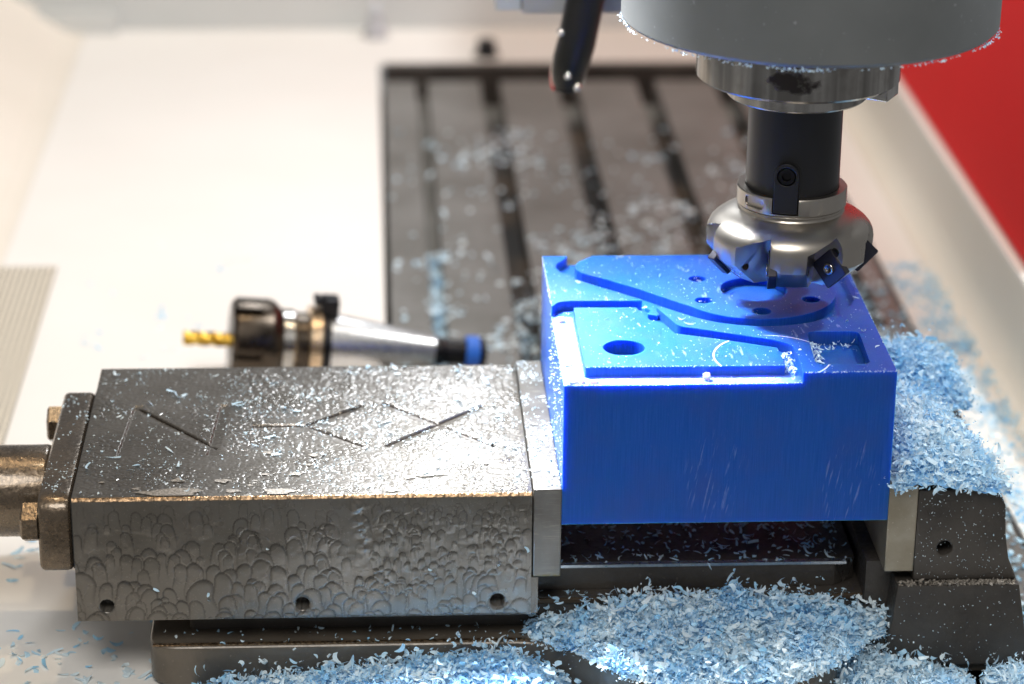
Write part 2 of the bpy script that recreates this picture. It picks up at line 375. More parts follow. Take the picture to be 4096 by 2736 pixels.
o = P('panel_sheet', box(308, 316, 385, 1400, -24, 420), M['red'], rp); bevel(o, 1.5, 2)
pp = thing('perforated_plate', 'beige perforated plate lying on the floor at the far left', 'plate', (-310, 430, FZ))
o = P('plate_sheet', box(-352, -291.5, 240, 568, FZ+0.3, FZ+1.8), M['perf'], pp)
st = thing('hex_stud', 'small black hexagon stud on the floor behind the table', 'stud', (13, 1078, FZ))
P('stud_head', lathe([(8, FZ), (8, FZ+12), (6.5, FZ+14)], 6, (13, 1078, 0)), M['blackox'], st)
P('stud_washer', lathe([(11, FZ+0.2), (11, FZ+2)], 24, (13, 1078, 0)), M['blackox'], st)

# ------------------------------------------------------------------ slotted table
tb = thing('machine_table', 'oily grey steel table with long tee slots under the vise', 'machine table', (88, 450, -140))
slots = [12, 74, 138, 201]
gx = [(-48, -38), (226, 236)]
cuts = sorted(gx + [(s-8, s+8) for s in slots])
prof = [(TX0, -130), (TX0, TZ)]
for i, (a, b) in enumerate(cuts):
    d = 14 if (a, b) in gx else 21
    if (a, b) in gx: prof += [(a, TZ), (a+1.5, TZ-d), (b-1.5, TZ-d), (b, TZ)]
    else: prof += [(a, TZ), (a, TZ-12), (a-5, TZ-12), (a-5, TZ-d), (b+5, TZ-d), (b+5, TZ-12), (b, TZ-12), (b, TZ)]
prof += [(TX1, TZ), (TX1, -130)]
o = P('table_body', yprism(prof[::-1], TY0, 996), M['table'], tb); orient(o)
o = P('table_end', join(box(TX0, TX1, 1038, TY1, -130, TZ), box(TX0, TX1, 996.2, 1037.8, -130, TZ-40)), M['iron_dark'], tb)
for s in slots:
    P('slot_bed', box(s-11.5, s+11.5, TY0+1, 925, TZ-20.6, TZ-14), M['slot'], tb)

# ================================================================== VISE
vs = thing('machine_vise', 'wet grey machine vise holding the blue block, sprinkled with shavings', 'vise', (0, 75, TZ))
L, JD, ZT, ZB, TP = 221.4, 155.2, 15.75, -45.8, 13.5
def vnoise(x, y, sc_, seed):
    r = np.random.default_rng(seed); out = np.zeros_like(x); amp = 1
    for o_ in range(3):
        g_ = r.uniform(-1, 1, (64, 64)); u, v = (x*sc_*2**o_) % 63, (y*sc_*2**o_) % 63
        i, j = u.astype(int), v.astype(int); fu, fv = u-i, v-j; fu = fu*fu*(3-2*fu); fv = fv*fv*(3-2*fv)
        i2, j2 = (i+1) % 64, (j+1) % 64
        out += amp*((g_[i, j]*(1-fu)+g_[i2, j]*fu)*(1-fv)+(g_[i, j2]*(1-fu)+g_[i2, j2]*fu)*fv); amp *= 0.5
    return out
def grid_faces(nx, ny):
    i, j = np.meshgrid(np.arange(nx-1), np.arange(ny-1), indexing='ij'); a = (i*ny+j).ravel()
    return np.stack([a, a+ny, a+ny+1, a+1], 1)
CH = 1.4
def cells(gx_, gy_, cw, chh, seed, warp=0.5):
    """packed coolant beads: 0 on the seams between two beads, rising to 1 inside; second value: a level per bead"""
    r = np.random.default_rng(seed); wx = gx_+warp*cw*vnoise(gx_+900, gy_+700, 0.9/cw, seed+1)*0.6; wy = gy_+warp*chh*vnoise(gx_+600, gy_+900, 0.9/cw, seed+2)*0.4
    u, v = (wx-gx_.min())/cw+3, (wy-gy_.min())/chh+3; N = (int(u.max())+5, int(v.max())+5)
    jx, jy, lv = r.uniform(0.1, 0.9, N), r.uniform(0.1, 0.9, N), r.uniform(0.35, 1, N); i, j = u.astype(int), v.astype(int)
    f1 = np.full(gx_.shape, 9.0); f2 = f1.copy(); L_ = np.zeros(gx_.shape); dv = L_.copy()
    for a in (-1, 0, 1):
        for b in (-1, 0, 1):
            ii, jj = i+a, j+b; e = v-jj-jy[ii, jj]; d = np.hypot(u-ii-jx[ii, jj], e)
            near = d < f1; f2 = np.where(near, f1, np.minimum(f2, d)); L_ = np.where(near, lv[ii, jj], L_); dv = np.where(near, e, dv); f1 = np.where(near, d, f1)
    c = np.clip((f2-f1)*2.6, 0, 1)
    return c, L_
# front face with run-down film and three blind holes
nx, nz = 520, 150
xs = np.linspace(-L, -TP, nx); zs = np.linspace(ZB, ZT-CH, nz); GX, GZ = np.meshgrid(xs, zs, indexing='ij')
def runs(gx_, gy_, n, rx, ry, seed):
    """coolant running down: arched heads whose legs fade out below; lower heads lap over the legs above them. Height and tone, slope shade painted dark along the outlines"""
    r = np.random.default_rng(seed); cx = r.uniform(gx_.min()-3, gx_.max()+3, n); cy = np.sort(r.uniform(gy_.min()-6, gy_.max()+5, n))[::-1]
    h = np.zeros(gx_.shape); fl = np.ones(gx_.shape)
    for x0, y0 in zip(cx, cy):
        k_ = r.lognormal(0, 0.25)*np.clip(0.95-y0*0.008, 0.75, 1.25); a, b = rx*k_, ry*k_; td = b*r.uniform(1.6, 3.4); lev = r.uniform(0.55, 1)
        i0, i1 = np.searchsorted(gx_[:, 0], (x0-a*1.4, x0+a*1.4)); j0, j1 = np.searchsorted(gy_[0], (y0-td, y0+b))
        if i1-i0 < 2 or j1-j0 < 2: continue
        dy = gy_[i0:i1, j0:j1]-y0; dx = (gx_[i0:i1, j0:j1]-x0-0.15*a*np.sin(dy*0.35+x0))/(a*(1+0.18*np.clip(-dy/td, 0, 1)))
        q = np.where(dy > 0, np.hypot(dx, dy/b), np.abs(dx)); m = q < 1; w = np.where(dy > 0, 1.0, np.clip(1+dy/td, 0, 1)**0.9)*m
        dome = np.sqrt(np.clip(1-q*q, 0, 1))*lev; H_, F_l = h[i0:i1, j0:j1], fl[i0:i1, j0:j1]
        H_[...] = H_*(1-w)+dome*w; F_l[...] = F_l*(1-w)+np.clip((1-q)*3.2, 0, 1)*w
    return h, fl
h1, f1_ = runs(GX, GZ, 330, 2.7, 3.4, 3); h2, f2_ = runs(GX, GZ, 900, 1.55, 2.0, 4)
fine = np.clip((GX+95)/14, 0, 1)*np.clip(1.2-np.abs(GZ+8)/30, 0.15, 1)
fine = np.clip(fine + 0.3*vnoise(GX, GZ, 0.05, 5), 0, 1)
bare = np.clip(1-np.abs(GX+97+0.25*GZ)/9, 0, 1)*np.clip((GZ+25)/20, 0, 1)
low = np.clip((19-GZ)/20, 0.25, 1)
hm = np.where(fine > 0.5, h2, h1); cc_ = np.where(fine > 0.5, f2_, f1_); RUN_SHADE = 1-(1-cc_)*np.clip(low*1.5, 0, 1)*(1-0.9*bare); H = hm*low*(1-0.85*bare)*0.30 + 0.04*vnoise(GX, GZ, 0.25, 8)
ridge = np.exp(-((GX+91+0.16*GZ)/2.2)**2)*np.clip((GZ+16)/10, 0, 1)*np.clip(vnoise(GX, GZ, 0.35, 9)+0.6, 0, 1.4)
H += 0.7*ridge
edge = np.minimum.reduce([(GX+L)/2.5, (-TP-GX)/2.5, (GZ-ZB)/1.2, (ZT-CH-GZ)/2.5]); H *= np.clip(edge, 0, 1)
for hx, hz in ((-207.8, -38.3), (-118.6, -38.6), (-29, -38.4)):
    d = np.hypot(GX-hx, GZ-hz); H = np.where(d < 4.4, np.minimum(H, -0.0), H); H = np.where(d < 3.0, -9.0, np.where(d < 3.5, np.minimum(H, -(3.5-d)*1.6), H))
front = np.stack([GX, 0.4-H, GZ], -1).reshape(-1, 3)
# top face with beads and the engraved letters Z Y X lying on their side
nx2, ny2 = 470, 345
xs2 = xs2_ = np.linspace(-L, -TP, nx2); ys2 = np.linspace(0.4+CH, JD, ny2); TXg, TYg = np.meshgrid(xs2, ys2, indexing='ij')
ct_, lt_ = cells(TXg, TYg, 3.1, 3.3, 12, 0.8); amp = np.clip(0.75+0.5*vnoise(TXg+300, TYg+300, 0.05, 14), 0.3, 1.2)
HT = 0.48*np.sqrt(ct_)*lt_*amp + 0.04*vnoise(TXg+300, TYg+300, 0.3, 15); FT = 1-(1-np.clip(ct_*2.2, 0, 1))*amp*0.9
edge = np.minimum.reduce([(TXg+L)/2, (-TP-TXg)/2, (TYg-1.8)/2, (JD-TYg)/2]); HT *= np.clip(edge, 0, 1)
def stroke(p, q, wd=5.4):
    p, q = np.array(p), np.array(q); d = (q-p)/np.hypot(*(q-p)); n_ = np.array([-d[1], d[0]])
    if n_[1] > 0: n_ = -n_
    p, q = p+n_*wd/2, q+n_*wd/2
    t = (TXg-p[0])*d[0]+(TYg-p[1])*d[1]; s_ = np.abs((TXg-p[0])*n_[0]+(TYg-p[1])*n_[1]); ln = np.hypot(*(q-p))
    du = (TXg-p[0])*n_[0]+(TYg-p[1])*n_[1]+wd/2
    ins = (du > 0) & (du < wd) & (t > 0) & (t < ln)
    wall_shade[ins & (du < 0.7) & (abs(n_[1]) > 0.4)] = True  # marks the viewer-facing groove walls whose shade is painted in
    return np.where(ins, 1-du/wd, 0)
eng = np.zeros(TXg.shape); wall_shade = np.zeros(TXg.shape, bool)
for a, b in (((-205, 47), (-201, 107)), ((-163, 47), (-159.5, 107)), ((-199, 105), (-158, 55)), ((-143, 82), (-114, 82.5)), ((-117.5, 82.5), (-91, 105)), ((-116, 80.5), (-89, 56)), ((-79, 107.5), (-27, 54)), ((-80.5, 55.4), (-32, 104))):
    eng = np.maximum(eng, stroke(a, b))
HT = np.where(eng > 0, HT*(1-0.8*eng)-1.2*eng, HT)
FT = np.where(wall_shade & (eng > 0.8), -1.0, FT)
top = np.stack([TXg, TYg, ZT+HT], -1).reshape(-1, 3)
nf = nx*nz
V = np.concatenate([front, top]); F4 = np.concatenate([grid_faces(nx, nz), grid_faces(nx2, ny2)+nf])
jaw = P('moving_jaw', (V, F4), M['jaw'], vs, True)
at = jaw.data.attributes.new('film', 'FLOAT', 'POINT'); at.data.foreach_set('value', np.concatenate([RUN_SHADE.ravel(), FT.ravel()]).astype(np.float32))
# the solid body behind the film skins: sides, chamfer strip with its warm-tinted edge, bottom
y0, y1 = 0.4, JD
core = P('jaw_core', join(
    ([(-L, y0, ZB), (-L, y0, ZT-CH), (-L, y0+CH, ZT), (-L, y1, ZT), (-L, y1, ZB)], [(0, 1, 2, 3, 4)]),
    ([(-TP, y0, ZB), (-TP, y0, ZT-CH), (-TP, y0+CH, ZT), (-TP, y1, ZT), (-TP, y1, ZB)], [(4, 3, 2, 1, 0)]),
    ([(-L, y1, ZB), (-L, y1, ZT), (-TP, y1, ZT), (-TP, y1, ZB)], [(0, 1, 2, 3)]),
    ([(-L, y0, ZB), (-TP, y0, ZB), (-TP, y1, ZB), (-L, y1, ZB)], [(3, 2, 1, 0)])), M['iron'], vs)
n = 420; xe = np.linspace(-L, -TP, n); wob = np.abs(vnoise(xe, xe*0, 0.5, 21))*0.25; wob[[0, -1]] = 0
V = np.concatenate([np.stack([xe, np.full(n, y0), np.full(n, ZT-CH)], 1), np.stack([xe, y0+CH*0.45-wob, ZT-CH*0.4+wob], 1), np.stack([xe, np.full(n, y0+CH), np.full(n, ZT)], 1)])
i = np.arange(n-1); Fc = np.concatenate([np.stack([i, i+1, i+n+1, i+n], 1), np.stack([i+n, i+n+1, i+2*n+1, i+2*n], 1)])
k = NT('warm_reflection_edge'); k.set(Base_Color=k.mix(k.ramp(k.noise(0.6, 3), 0.4, 0.65), (0.08, 0.054, 0.032), (0.36, 0.24, 0.14)), Metallic=0.8, Roughness=0.3); k.bump(k.noise(0.8, 3), 0.8, 0.4); M['edge'] = k.m  # gold reflection of the warm lamps painted into the chamfer colour
P('jaw_edge', (V, Fc), M['edge'], vs, True)
P('jaw_tongue', box(-TP+0.05, -10.3, 1.2, JD-1, ZB+0.2, -27.2), M['iron'], vs)
pl = P('jaw_plate', box(-TP+0.6, 0, 0, 155, -26.5, 17.8), M['plate'], vs); bevel(pl, 0.7, 2)
pl['label'] = 'bright ground steel jaw plate left of the block'
pr = P('jaw_plate', box(150, 163.6, 0, 155, -26.7, 17.8), M['plate_dull'], vs); bevel(pr, 0.7, 2)
pr['label'] = 'dull brownish steel jaw plate right of the block'
# end plate, screw sleeve, bolts
ep = P('end_plate', xprism(fillet([(5, -23.5), (135, -23.5), (135, 13), (5, 13)], [5, 5, 5, 11], 8), -238, -222.6), M['endplate'], vs); bevel(ep, 2.6, 3, 50)
R90 = Matrix.Rotation(math.pi/2, 3, 'Y')
P('screw_sleeve', lathe([(20.5, -340), (21.9, -338), (21.9, -240.5), (20.9, -237.8)], 72, (0, 70, -11.5), R90), M['endplate'], vs, True)
for yb, zb in ((127, -2), (14, -1.5)):
    o = P('hex_bolt', lathe([(8.2, -246), (9.6, -245), (9.6, -239.4), (9.6, -238.1)], 6, (0, yb, zb), R90), M['endplate'], vs); shade(o, 20)
P('jaw_gap', box(-222.7, -221.4, 7, 133, -22, 12), M['pit'], vs)
# base casting with the flange that carries the pile
base = fillet([(-190, 0), (-14, 0), (2, -7), (18, -27), (34, -37), (108, -38), (126, -28), (130, 0), (214, 0), (214, 155), (-190, 155)], [13, 12, 8, 9, 10, 8, 8, 3, 3, 8, 13], 6)
o = P('base', prism(base, TZ+0.05, -60), M['iron'], vs); bevel(o, 1.6, 3, 50)
P('base_edge', prism(fillet([(-188, 1.6), (-14, 1.6), (-14, 3.6), (-188, 3.6)], 0), -60.1, -59.55), M['edge'], vs)
o = P('base_web', prism(fillet([(-172, 18), (150, 18), (150, 140), (-172, 140)], 4), -60.5, -46), M['iron_dark'], vs)
o = P('base_shelf', box(-90, 148, 17, 24.5, -49.5, -46.5), M['slot'], vs); bevel(o, 0.8, 2)
railp = [(-60, 25), (131.5, 25), (142, 33), (142, 130), (-60, 130)]
o = P('slide_rail', prism(railp, -46, -33.6), M['iron_dark'], vs); bevel(o, 0.5, 2)
P('rail_edge', join(box(-10, 137, 24.8, 28, -34.6, -33.2)), M['taper'], vs)
P('rail_tip', ([(131.7, 24.7, -34.8), (142.3, 32.7, -34.8), (139.0, 30.2, -44), (136.5, 28.3, -45.5), (132, 25.4, -34.8), (142, 33.4, -34.8), (139, 31, -44), (136.5, 29, -45.5)], [(0, 1, 2, 3), (7, 6, 5, 4), (0, 4, 5, 1), (1, 5, 6, 2), (2, 6, 7, 3), (3, 7, 4, 0)]), M['taper'], vs)
# fixed jaw
fj = [(163.7, -31.5), (212.5, -31.5), (208, -21), (205.8, -9), (204.6, 6), (201, 14.5), (163.7, 14.5)]
o = P('fixed_jaw', yprism(fj[::-1], 0.3, 155), M['iron_dark'], vs); orient(o)
boolean(o, [temp(yprism(circle(177.6, -15.2, 3.6, 28), -4, 12))]); bevel(o, 0.9, 2, 30)
fo = [(152.5, -74), (223.5, -74), (218, -59), (212.9, -32), (156, -32), (154.6, -50), (152.5, -60)]
o = P('jaw_foot', yprism(fo, -4, 156), M['iron_dark'], vs); orient(o); bevel(o, 0.9, 2, 30)
P('jaw_neck', box(144, 163.5, 12, 150, -60, -26.9), M['iron_dark'], vs)
P('jaw_foot_pad', box(150, 222, 14, 150, TZ+0.1, -74.05), M['iron_dark'], vs)
wsh = thing('clamp_bolt', 'shiny round clamping washer and bolt under the front heap of shavings', 'bolt', (72, -52, TZ))
P('washer', lathe([(17, -66), (17.5, -65.5), (17.5, -64), (17, -63.5)], 48, (72, -50, 0)), M['steel'], wsh, True)
P('bolt_shank', lathe([(8, TZ), (8, -66)], 24, (72, -50, 0)), M['blackox'], wsh, True)

# ================================================================== BLUE BLOCK
D, HTp = 155.7, 73.7
blk = P('wax_block', box(0, 150, 0, D, 0, HTp), M['wax'])
tag(blk, 'milled translucent blue wax block clamped between the jaw plates', 'block')
ZP = HTp-5.0
# step open to the front and left, with its island left standing
cont = fillet([(-6, 85.3), (0.3, 85.5), (3, 91.2), (8, 93.2), (44.2, 92.6), (49.6, 84.2), (57.6, 58.8), (73, 52.2), (101, 39.5), (107.5, 33.5), (108.3, 20), (107.2, -6), (-6, -6)], [0, 1, 4, 4, 1.5, 1.5, 3, 2, 6, 5, 3, 0, 0], 6)
c1 = temp(prism(cont[::-1] if False else cont, ZP, HTp+8))
isl = fillet([(10.2, 9.2), (100.6, 8.6), (100, 30), (71.8, 42.6), (55.4, 49.0), (49.4, 53), (43.6, 71.5), (40.1, 83.1), (10.4, 83.5)], 0.6, 3)
orient(c1); t = temp(prism(isl, ZP-5, HTp+20)); orient(t); boolean(c1, [t])
# ring groove round the cam shape
cam_l = [(26, 170), (24, 154), (20.5, 150.2), (17.2, 146.3), (15.4, 141), (15.6, 135.6), (18, 131.5), (24.6, 125.8), (31.2, 120.3), (43.5, 108.6), (50.9, 100.5), (62.8, 87.6)]
arc = [(99.5+39.6*math.cos(a), 106+39.6*math.sin(a)) for a in np.linspace(math.radians(214), math.radians(360), 30)] + [(139.4, 116), (138, 170)]
cam_p = cam_l + arc
out_l = [(12.4, 170), (12.3, 155), (9.6, 149.8), (6.4, 145), (5.3, 140), (6.9, 134), (10.8, 126), (14.7, 121.8), (30, 106.3), (45, 91.3), (48.3, 87.4), (59.5, 76.6)]
oarc = [(99.5+49*math.cos(a), 106+49*math.sin(a)) for a in np.linspace(math.radians(219), math.radians(360), 30)] + [(148.3, 116), (148, 170)]
out_p = out_l + oarc
c2 = temp(prism(out_p, ZP, HTp+8)); orient(c2); t = temp(prism(cam_p, ZP-5, HTp+20)); orient(t); boolean(c2, [t])
cutters = [c1, c2]
cutters.append(temp(prism(fillet([(114.6, 9.2), (139.6, 9.0), (141, 49.4), (116.5, 49.8)], 4.2), HTp-6.5, HTp+8)))
cutters.append(temp(prism([(46.2, 81), (50.2, 83.5), (49.2, 90), (44.8, 93)], HTp-3.2, HTp+9)))
for cx, cy, r, d in ((73.8, 121.5, 4.3, 9), (73.6, 91.9, 4.4, 9), (99.4, 76.6, 4.6, 9), (125.2, 91.6, 4.5, 9), (125.4, 121, 4.4, 9), (99.5, 136, 4.4, 9), (99.5, 106.5, 16.2, 4.2), (29.7, 32.1, 9.6, 7)):
    cutters.append(temp(prism(circle(cx, cy, r, 44), HTp-d, HTp+8)))
cutters.append(temp(prism(circle(29.7, 32.1, 7.2, 44), HTp-26, HTp-3)))
for c in cutters: orient(c)
boolean(blk, cutters)
# ridge inside the rectangular pocket, bridge left in the groove
bevel(blk, 0.22, 2, 40); shade(blk, 12)
sub(P('pocket_step', box(121, 131, 12, 40, HTp-6.6, HTp-5.4), M['wax']), blk)
sub(P('bridge_tab', prism([(45.4, 80.2), (49.8, 78), (52.0, 83), (48.6, 89)], ZP-0.3, HTp-2.3), M['wax']), blk)

# ================================================================== SHAVINGS
def shavings(name, pos, Lr, Wr, curl=2.2, flat=0.0, tone=(0.2, 1.0), seed=1, parent=None, thick=True, up=None, segs=4):
    """curled ribbons: pos (n,3) centres, random frames (flat=1 keeps them lying down)"""
    r = np.random.default_rng(seed); n = len(pos); pos = np.asarray(pos, float)
    yaw = r.uniform(0, 2*np.pi, n); pit = r.normal(0, 0.75*(1-flat)+0.08, n); rol = r.normal(0, 1.1*(1-flat)+0.12, n)
    u = np.stack([np.cos(yaw)*np.cos(pit), np.sin(yaw)*np.cos(pit), np.sin(pit)], 1)
    z = np.tile(np.array([0, 0, 1.0]) if up is None else np.asarray(up, float), (n, 1))
    v = np.cross(z, u); v /= np.linalg.norm(v, axis=1, keepdims=True)+1e-9; nn = np.cross(u, v)
    c, s = np.cos(rol)[:, None], np.sin(rol)[:, None]; v, nn = v*c+nn*s, nn*c-v*s
    Ln = r.uniform(*Lr, n)*r.uniform(0.6, 1.25, n); Wd = r.uniform(*Wr, n)
    kap = r.normal(0, curl, n); kap = np.where(np.abs(kap) < 0.15, 0.15, kap)
    tw = r.normal(0, 0.7, n); sk = r.uniform(-0.25, 0.25, n)
    T = np.linspace(-0.5, 0.5, segs+1); verts = np.zeros((n, segs+1, 2, 3))
    taper0, taper1 = r.uniform(0.15, 1, n), r.uniform(0.1, 0.9, n)
    for j, t_ in enumerate(T):
        ph = kap*t_; cx = np.sin(ph)/kap*Ln; cz = (1-np.cos(ph))/kap*Ln
        m = 1-np.abs(2*t_)**2; wv = Wd*(m+(1-m)*(taper0 if t_ < 0 else taper1))*0.5
        a = tw*t_; vv = v*np.cos(a)[:, None]+nn*np.sin(a)[:, None]
        cen = pos+u*cx[:, None]+nn*cz[:, None]+v*(sk*Ln*(t_*2)**2)[:, None]
        jit = r.normal(0, 0.06, (n, 1))*Wd[:, None]
        verts[:, j, 0] = cen-vv*wv[:, None]+u*jit; verts[:, j, 1] = cen+vv*wv[:, None]-u*jit
    b = (np.arange(n)*(segs+1)*2)[:, None]; q = []
    for j in range(segs): q.append(np.stack([b[:, 0]+2*j, b[:, 0]+2*j+1, b[:, 0]+2*j+3, b[:, 0]+2*j+2], 1))
    o = mesh_obj(name, verts.reshape(-1, 3), np.concatenate(q), M['chip'], None, True)
    tn = np.repeat(np.clip(r.uniform(*tone, n)+0.45*vnoise(pos[:, 0]+500, pos[:, 1]+500, 0.09, 3)*(tone[1]-tone[0]), 0, 1), (segs+1)*2)
    at = o.data.attributes.new('tone', 'FLOAT', 'POINT'); at.data.foreach_set('value', tn.astype(np.float32)[:len(o.data.vertices)])
    if parent is not None: sub(o, parent)
    return o
def inpoly(x, y, poly):
    c = np.zeros(x.shape, bool); n = len(poly)
    for i in range(n):
        (x1, y1), (x2, y2) = poly[i-1], poly[i]
        c ^= ((y1 > y) != (y2 > y)) & (x < (x2-x1)*(y-y1)/(y2-y1+1e-12)+x1)
    return c
def heap(name, label, x0, x1, y0, y1, hf, n, Lr, Wr, seed, tone=(0.15, 1.0), lift=2.1, zmin=-79):
    """mound body + ribbons over it; hf(x, y) gives the height of the heap, nan outside"""
    r = np.random.default_rng(seed)
    nx_, ny_ = 70, 40; gx_, gy_ = np.meshgrid(np.linspace(x0, x1, nx_), np.linspace(y0, y1, ny_), indexing='ij')
    gz = hf(gx_, gy_); ok = ~np.isnan(gz); gz = np.where(ok, gz, 0)-1.2 + 0.8*vnoise(gx_, gy_, 0.2, seed)
    V = np.stack([gx_, gy_, gz], -1).reshape(-1, 3); Fq = grid_faces(nx_, ny_); okr = ok.ravel(); Fq = Fq[okr[Fq].all(1)]
    use = np.unique(Fq); mp_ = -np.ones(len(V), int); mp_[use] = np.arange(len(use))
    body = mesh_obj(name, V[use], mp_[Fq], M['mound'], None, True)
    tag(body, label, 'shavings', kind='stuff')
    px, py = r.uniform(x0, x1, n*3), r.uniform(y0, y1, n*3); pz = hf(px, py); k_ = ~np.isnan(pz); px, py, pz = px[k_][:n], py[k_][:n], pz[k_][:n]
    pos = np.stack([px, py, pz+r.exponential(lift, len(px))-0.6], 1)
    m_ = len(pos); a, b = int(m_*0.72), int(m_*0.97)
    for nm, q_, lr, wr, fl_, cu in (('ribbons', pos[:a], Lr, Wr, 0.35, 1.7), ('fines', np.repeat(pos[a:b], 3, 0)+r.normal(0, 1.5, ((b-a)*3, 3))*np.array([2, 2, 0.25]), (Lr[0]*0.3, Lr[1]*0.4), (Wr[0]*0.4, Wr[1]*0.5), 0.3, 2.5), ('long_curls', pos[b:], (Lr[1], Lr[1]*1.7), (Wr[0]*0.8, Wr[1]*0.8), 0.3, 3.4)):
        o = shavings(nm, q_, lr, wr, seed=seed+len(nm), tone=tone, parent=body, curl=cu, flat=fl_, segs=7 if nm == 'long_curls' else 4); o['kind'] = 'stuff'
    return body
def nanout(m, h): return np.where(m, h, np.nan)
fp = [(-13, 16), (-16, 8), (-6, -3), (8, -14), (22, -33), (40, -42), (70, -46), (104, -43), (128, -30), (142, -12), (153, -2), (153, 14), (145, 17.5), (30, 17.5), (5, 17)]
def h_front(x, y):
    m = inpoly(x, y, fp); fx = np.exp(-(np.abs(x-78)/78)**3.2); fy = np.clip((y+46)/50, 0, 1)**0.6
    return nanout(m, -63+14.0*fx*fy + 3.0*vnoise(x+200, y+200, 0.06, 31)*np.clip(fx*fy*2, 0, 1))
heap('shavings_heap', 'big heap of pale blue shavings on the vise base in front of the block', -18, 155, -48, 18, h_front, 9500, (3, 7.5), (0.9, 2.6), 41)
# two heaps on the fixed jaw
def h_jaw1(x, y):
    n_ = vnoise(x+300, y+300, 0.045, 32); ex = np.clip((x-148)/14, 0, 1)*np.clip((206.5-0.17*np.clip(y, 0, 99)-x)/(22+8*n_), 0, 1)**0.8; ey = np.clip((y+5)/26, 0, 1)**0.7*np.clip((94-y)/26, 0, 1)**0.7
    return nanout((ex*ey > 0.01) & (x > 151), 14+(19+4*n_)*(ex*ey)**0.7*np.clip(1.05-(x-165)/90, 0.6, 1.1)+1.2*vnoise(x, y, 0.12, 36))
def h_jaw2(x, y):
    n_ = vnoise(x+300, y+300, 0.05, 33); ex = np.clip((x-146)/14, 0, 1)*np.clip((208-x)/(26+8*n_), 0, 1)**0.7; ey = np.clip((y-92)/20, 0, 1)**0.7*np.clip((156-y)/24, 0, 1)**0.6
    return nanout((ex*ey > 0.01) & (x > 151), 14+(17+4*n_)*(ex*ey)**0.7+1.4*vnoise(x, y, 0.12, 37))
heap('shavings_heap', 'bright pale blue heap on the front half of the fixed jaw, right of the block', 150, 209, -6, 95, h_jaw1, 4600, (2.5, 6.5), (0.9, 2.4), 43, (0.3, 1.0))
heap('shavings_heap', 'deeper blue blurred heap on the rear half of the fixed jaw', 150, 212, 78, 161, h_jaw2, 3600, (3, 7), (1.0, 2.4), 45, (0.0, 0.75))
def h_bl(x, y):
    e = np.clip(1-(np.abs(x+22)/np.where(x < -22, 150, 30))**1.3, 0, 1)*np.clip((y+70)/55, 0, 1)**0.7
    return nanout(e > 0.03, TZ-0.5+17*e+1.0*vnoise(x, y, 0.08, 34))
heap('shavings_heap', 'low drift of pale shavings along the foot of the vise base, bottom edge', -170, 6, -75, -1.5, h_bl, 5200, (3, 7), (0.9, 2.5), 47, (0.15, 0.9))
def h_br(x, y):
    e = np.clip(1-(np.abs(x-140)/np.where(x < 140, 26, 52))**1.4, 0, 1)*np.clip((y+50)/38, 0, 1)**0.7
    return nanout((e > 0.03) & ((x < 150) | (y < -5)), TZ+12.5*e+0.8*vnoise(x, y, 0.1, 35))
heap('shavings_heap', 'drift of pale shavings at the foot of the fixed jaw', 116, 192, -52, 2, h_br, 3600, (3, 7), (0.9, 2.4), 49, (0.3, 1.0))
def h_br2(x, y):
    e = np.clip(1-((x-219)/22)**2-((y+16)/16)**2, 0, 1)
    return nanout(e > 0.02, TZ+6*np.sqrt(e))
heap('shavings_heap', 'small heap of shavings at the bottom right corner', 196, 242, -34, 2, h_br2, 900, (3.5, 8), (0.7, 2), 51, (0.3, 1.0))
def scatter(name, label, pos, Lr, Wr, seed, flat=0.8, tone=(0.3, 1), curl=1.6, parent=None):
    o = shavings(name, pos, Lr, Wr, flat=flat, tone=tone, seed=seed, curl=curl)
    return tag(o, label, 'shavings', kind='stuff')
def merge(a, bs):
    for b in bs: sub(b, a); b['kind'] = 'stuff'
    return a
# on the vise top: dust, flakes, curls
def on_top(n, seed, z=ZT+0.5, x0=-220, x1=-14, y0=1, y1=154, right=0.0):
    r = np.random.default_rng(seed); x = x0+(x1-x0)*r.uniform(0, 1, n*4)**(1-right*0.5); y = r.uniform(y0, y1, n*4)
    kk = r.uniform(0, 1, n*4) < np.clip(0.3+0.75*vnoise(x+500, y+300, 0.06, 17), 0.06, 1); x, y = x[kk][:n], y[kk][:n]; n = len(x)
    return np.stack([x, y, np.full(n, z)], 1)
a = scatter('scattered_shavings', 'white and pale blue specks and curls scattered over the vise top', on_top(2300, 61, right=0.5), (0.4, 1.2), (0.25, 0.7), 62, tone=(0.7, 1.0))
merge(a, [shavings('curls', on_top(170, 63, ZT+0.9, right=0.4), (1.8, 4.5), (0.5, 1.4), flat=0.8, seed=64, tone=(0.65, 1), curl=1.8),
          shavings('large_curls', on_top(48, 65, ZT+1.1, right=0.5), (5, 8.5), (1, 2.2), flat=0.8, seed=66, tone=(0.5, 1), curl=1.4),
          shavings('plate_specks', on_top(420, 67, 18.2, -13, -0.3, 1, 154), (0.5, 1.6), (0.3, 0.9), flat=0.6, seed=68, tone=(0.75, 1)),
          shavings('plate_curls', on_top(36, 69, 18.6, -12, -1.5, 2, 150), (2.5, 5.5), (0.8, 1.8), flat=0.7, seed=70, tone=(0.4, 1)),
          shavings('cap_specks', on_top(110, 71, 13.3, -237, -223, 14, 130), (0.6, 2.0), (0.4, 0.9), flat=0.6, seed=72, tone=(0.7, 1))])
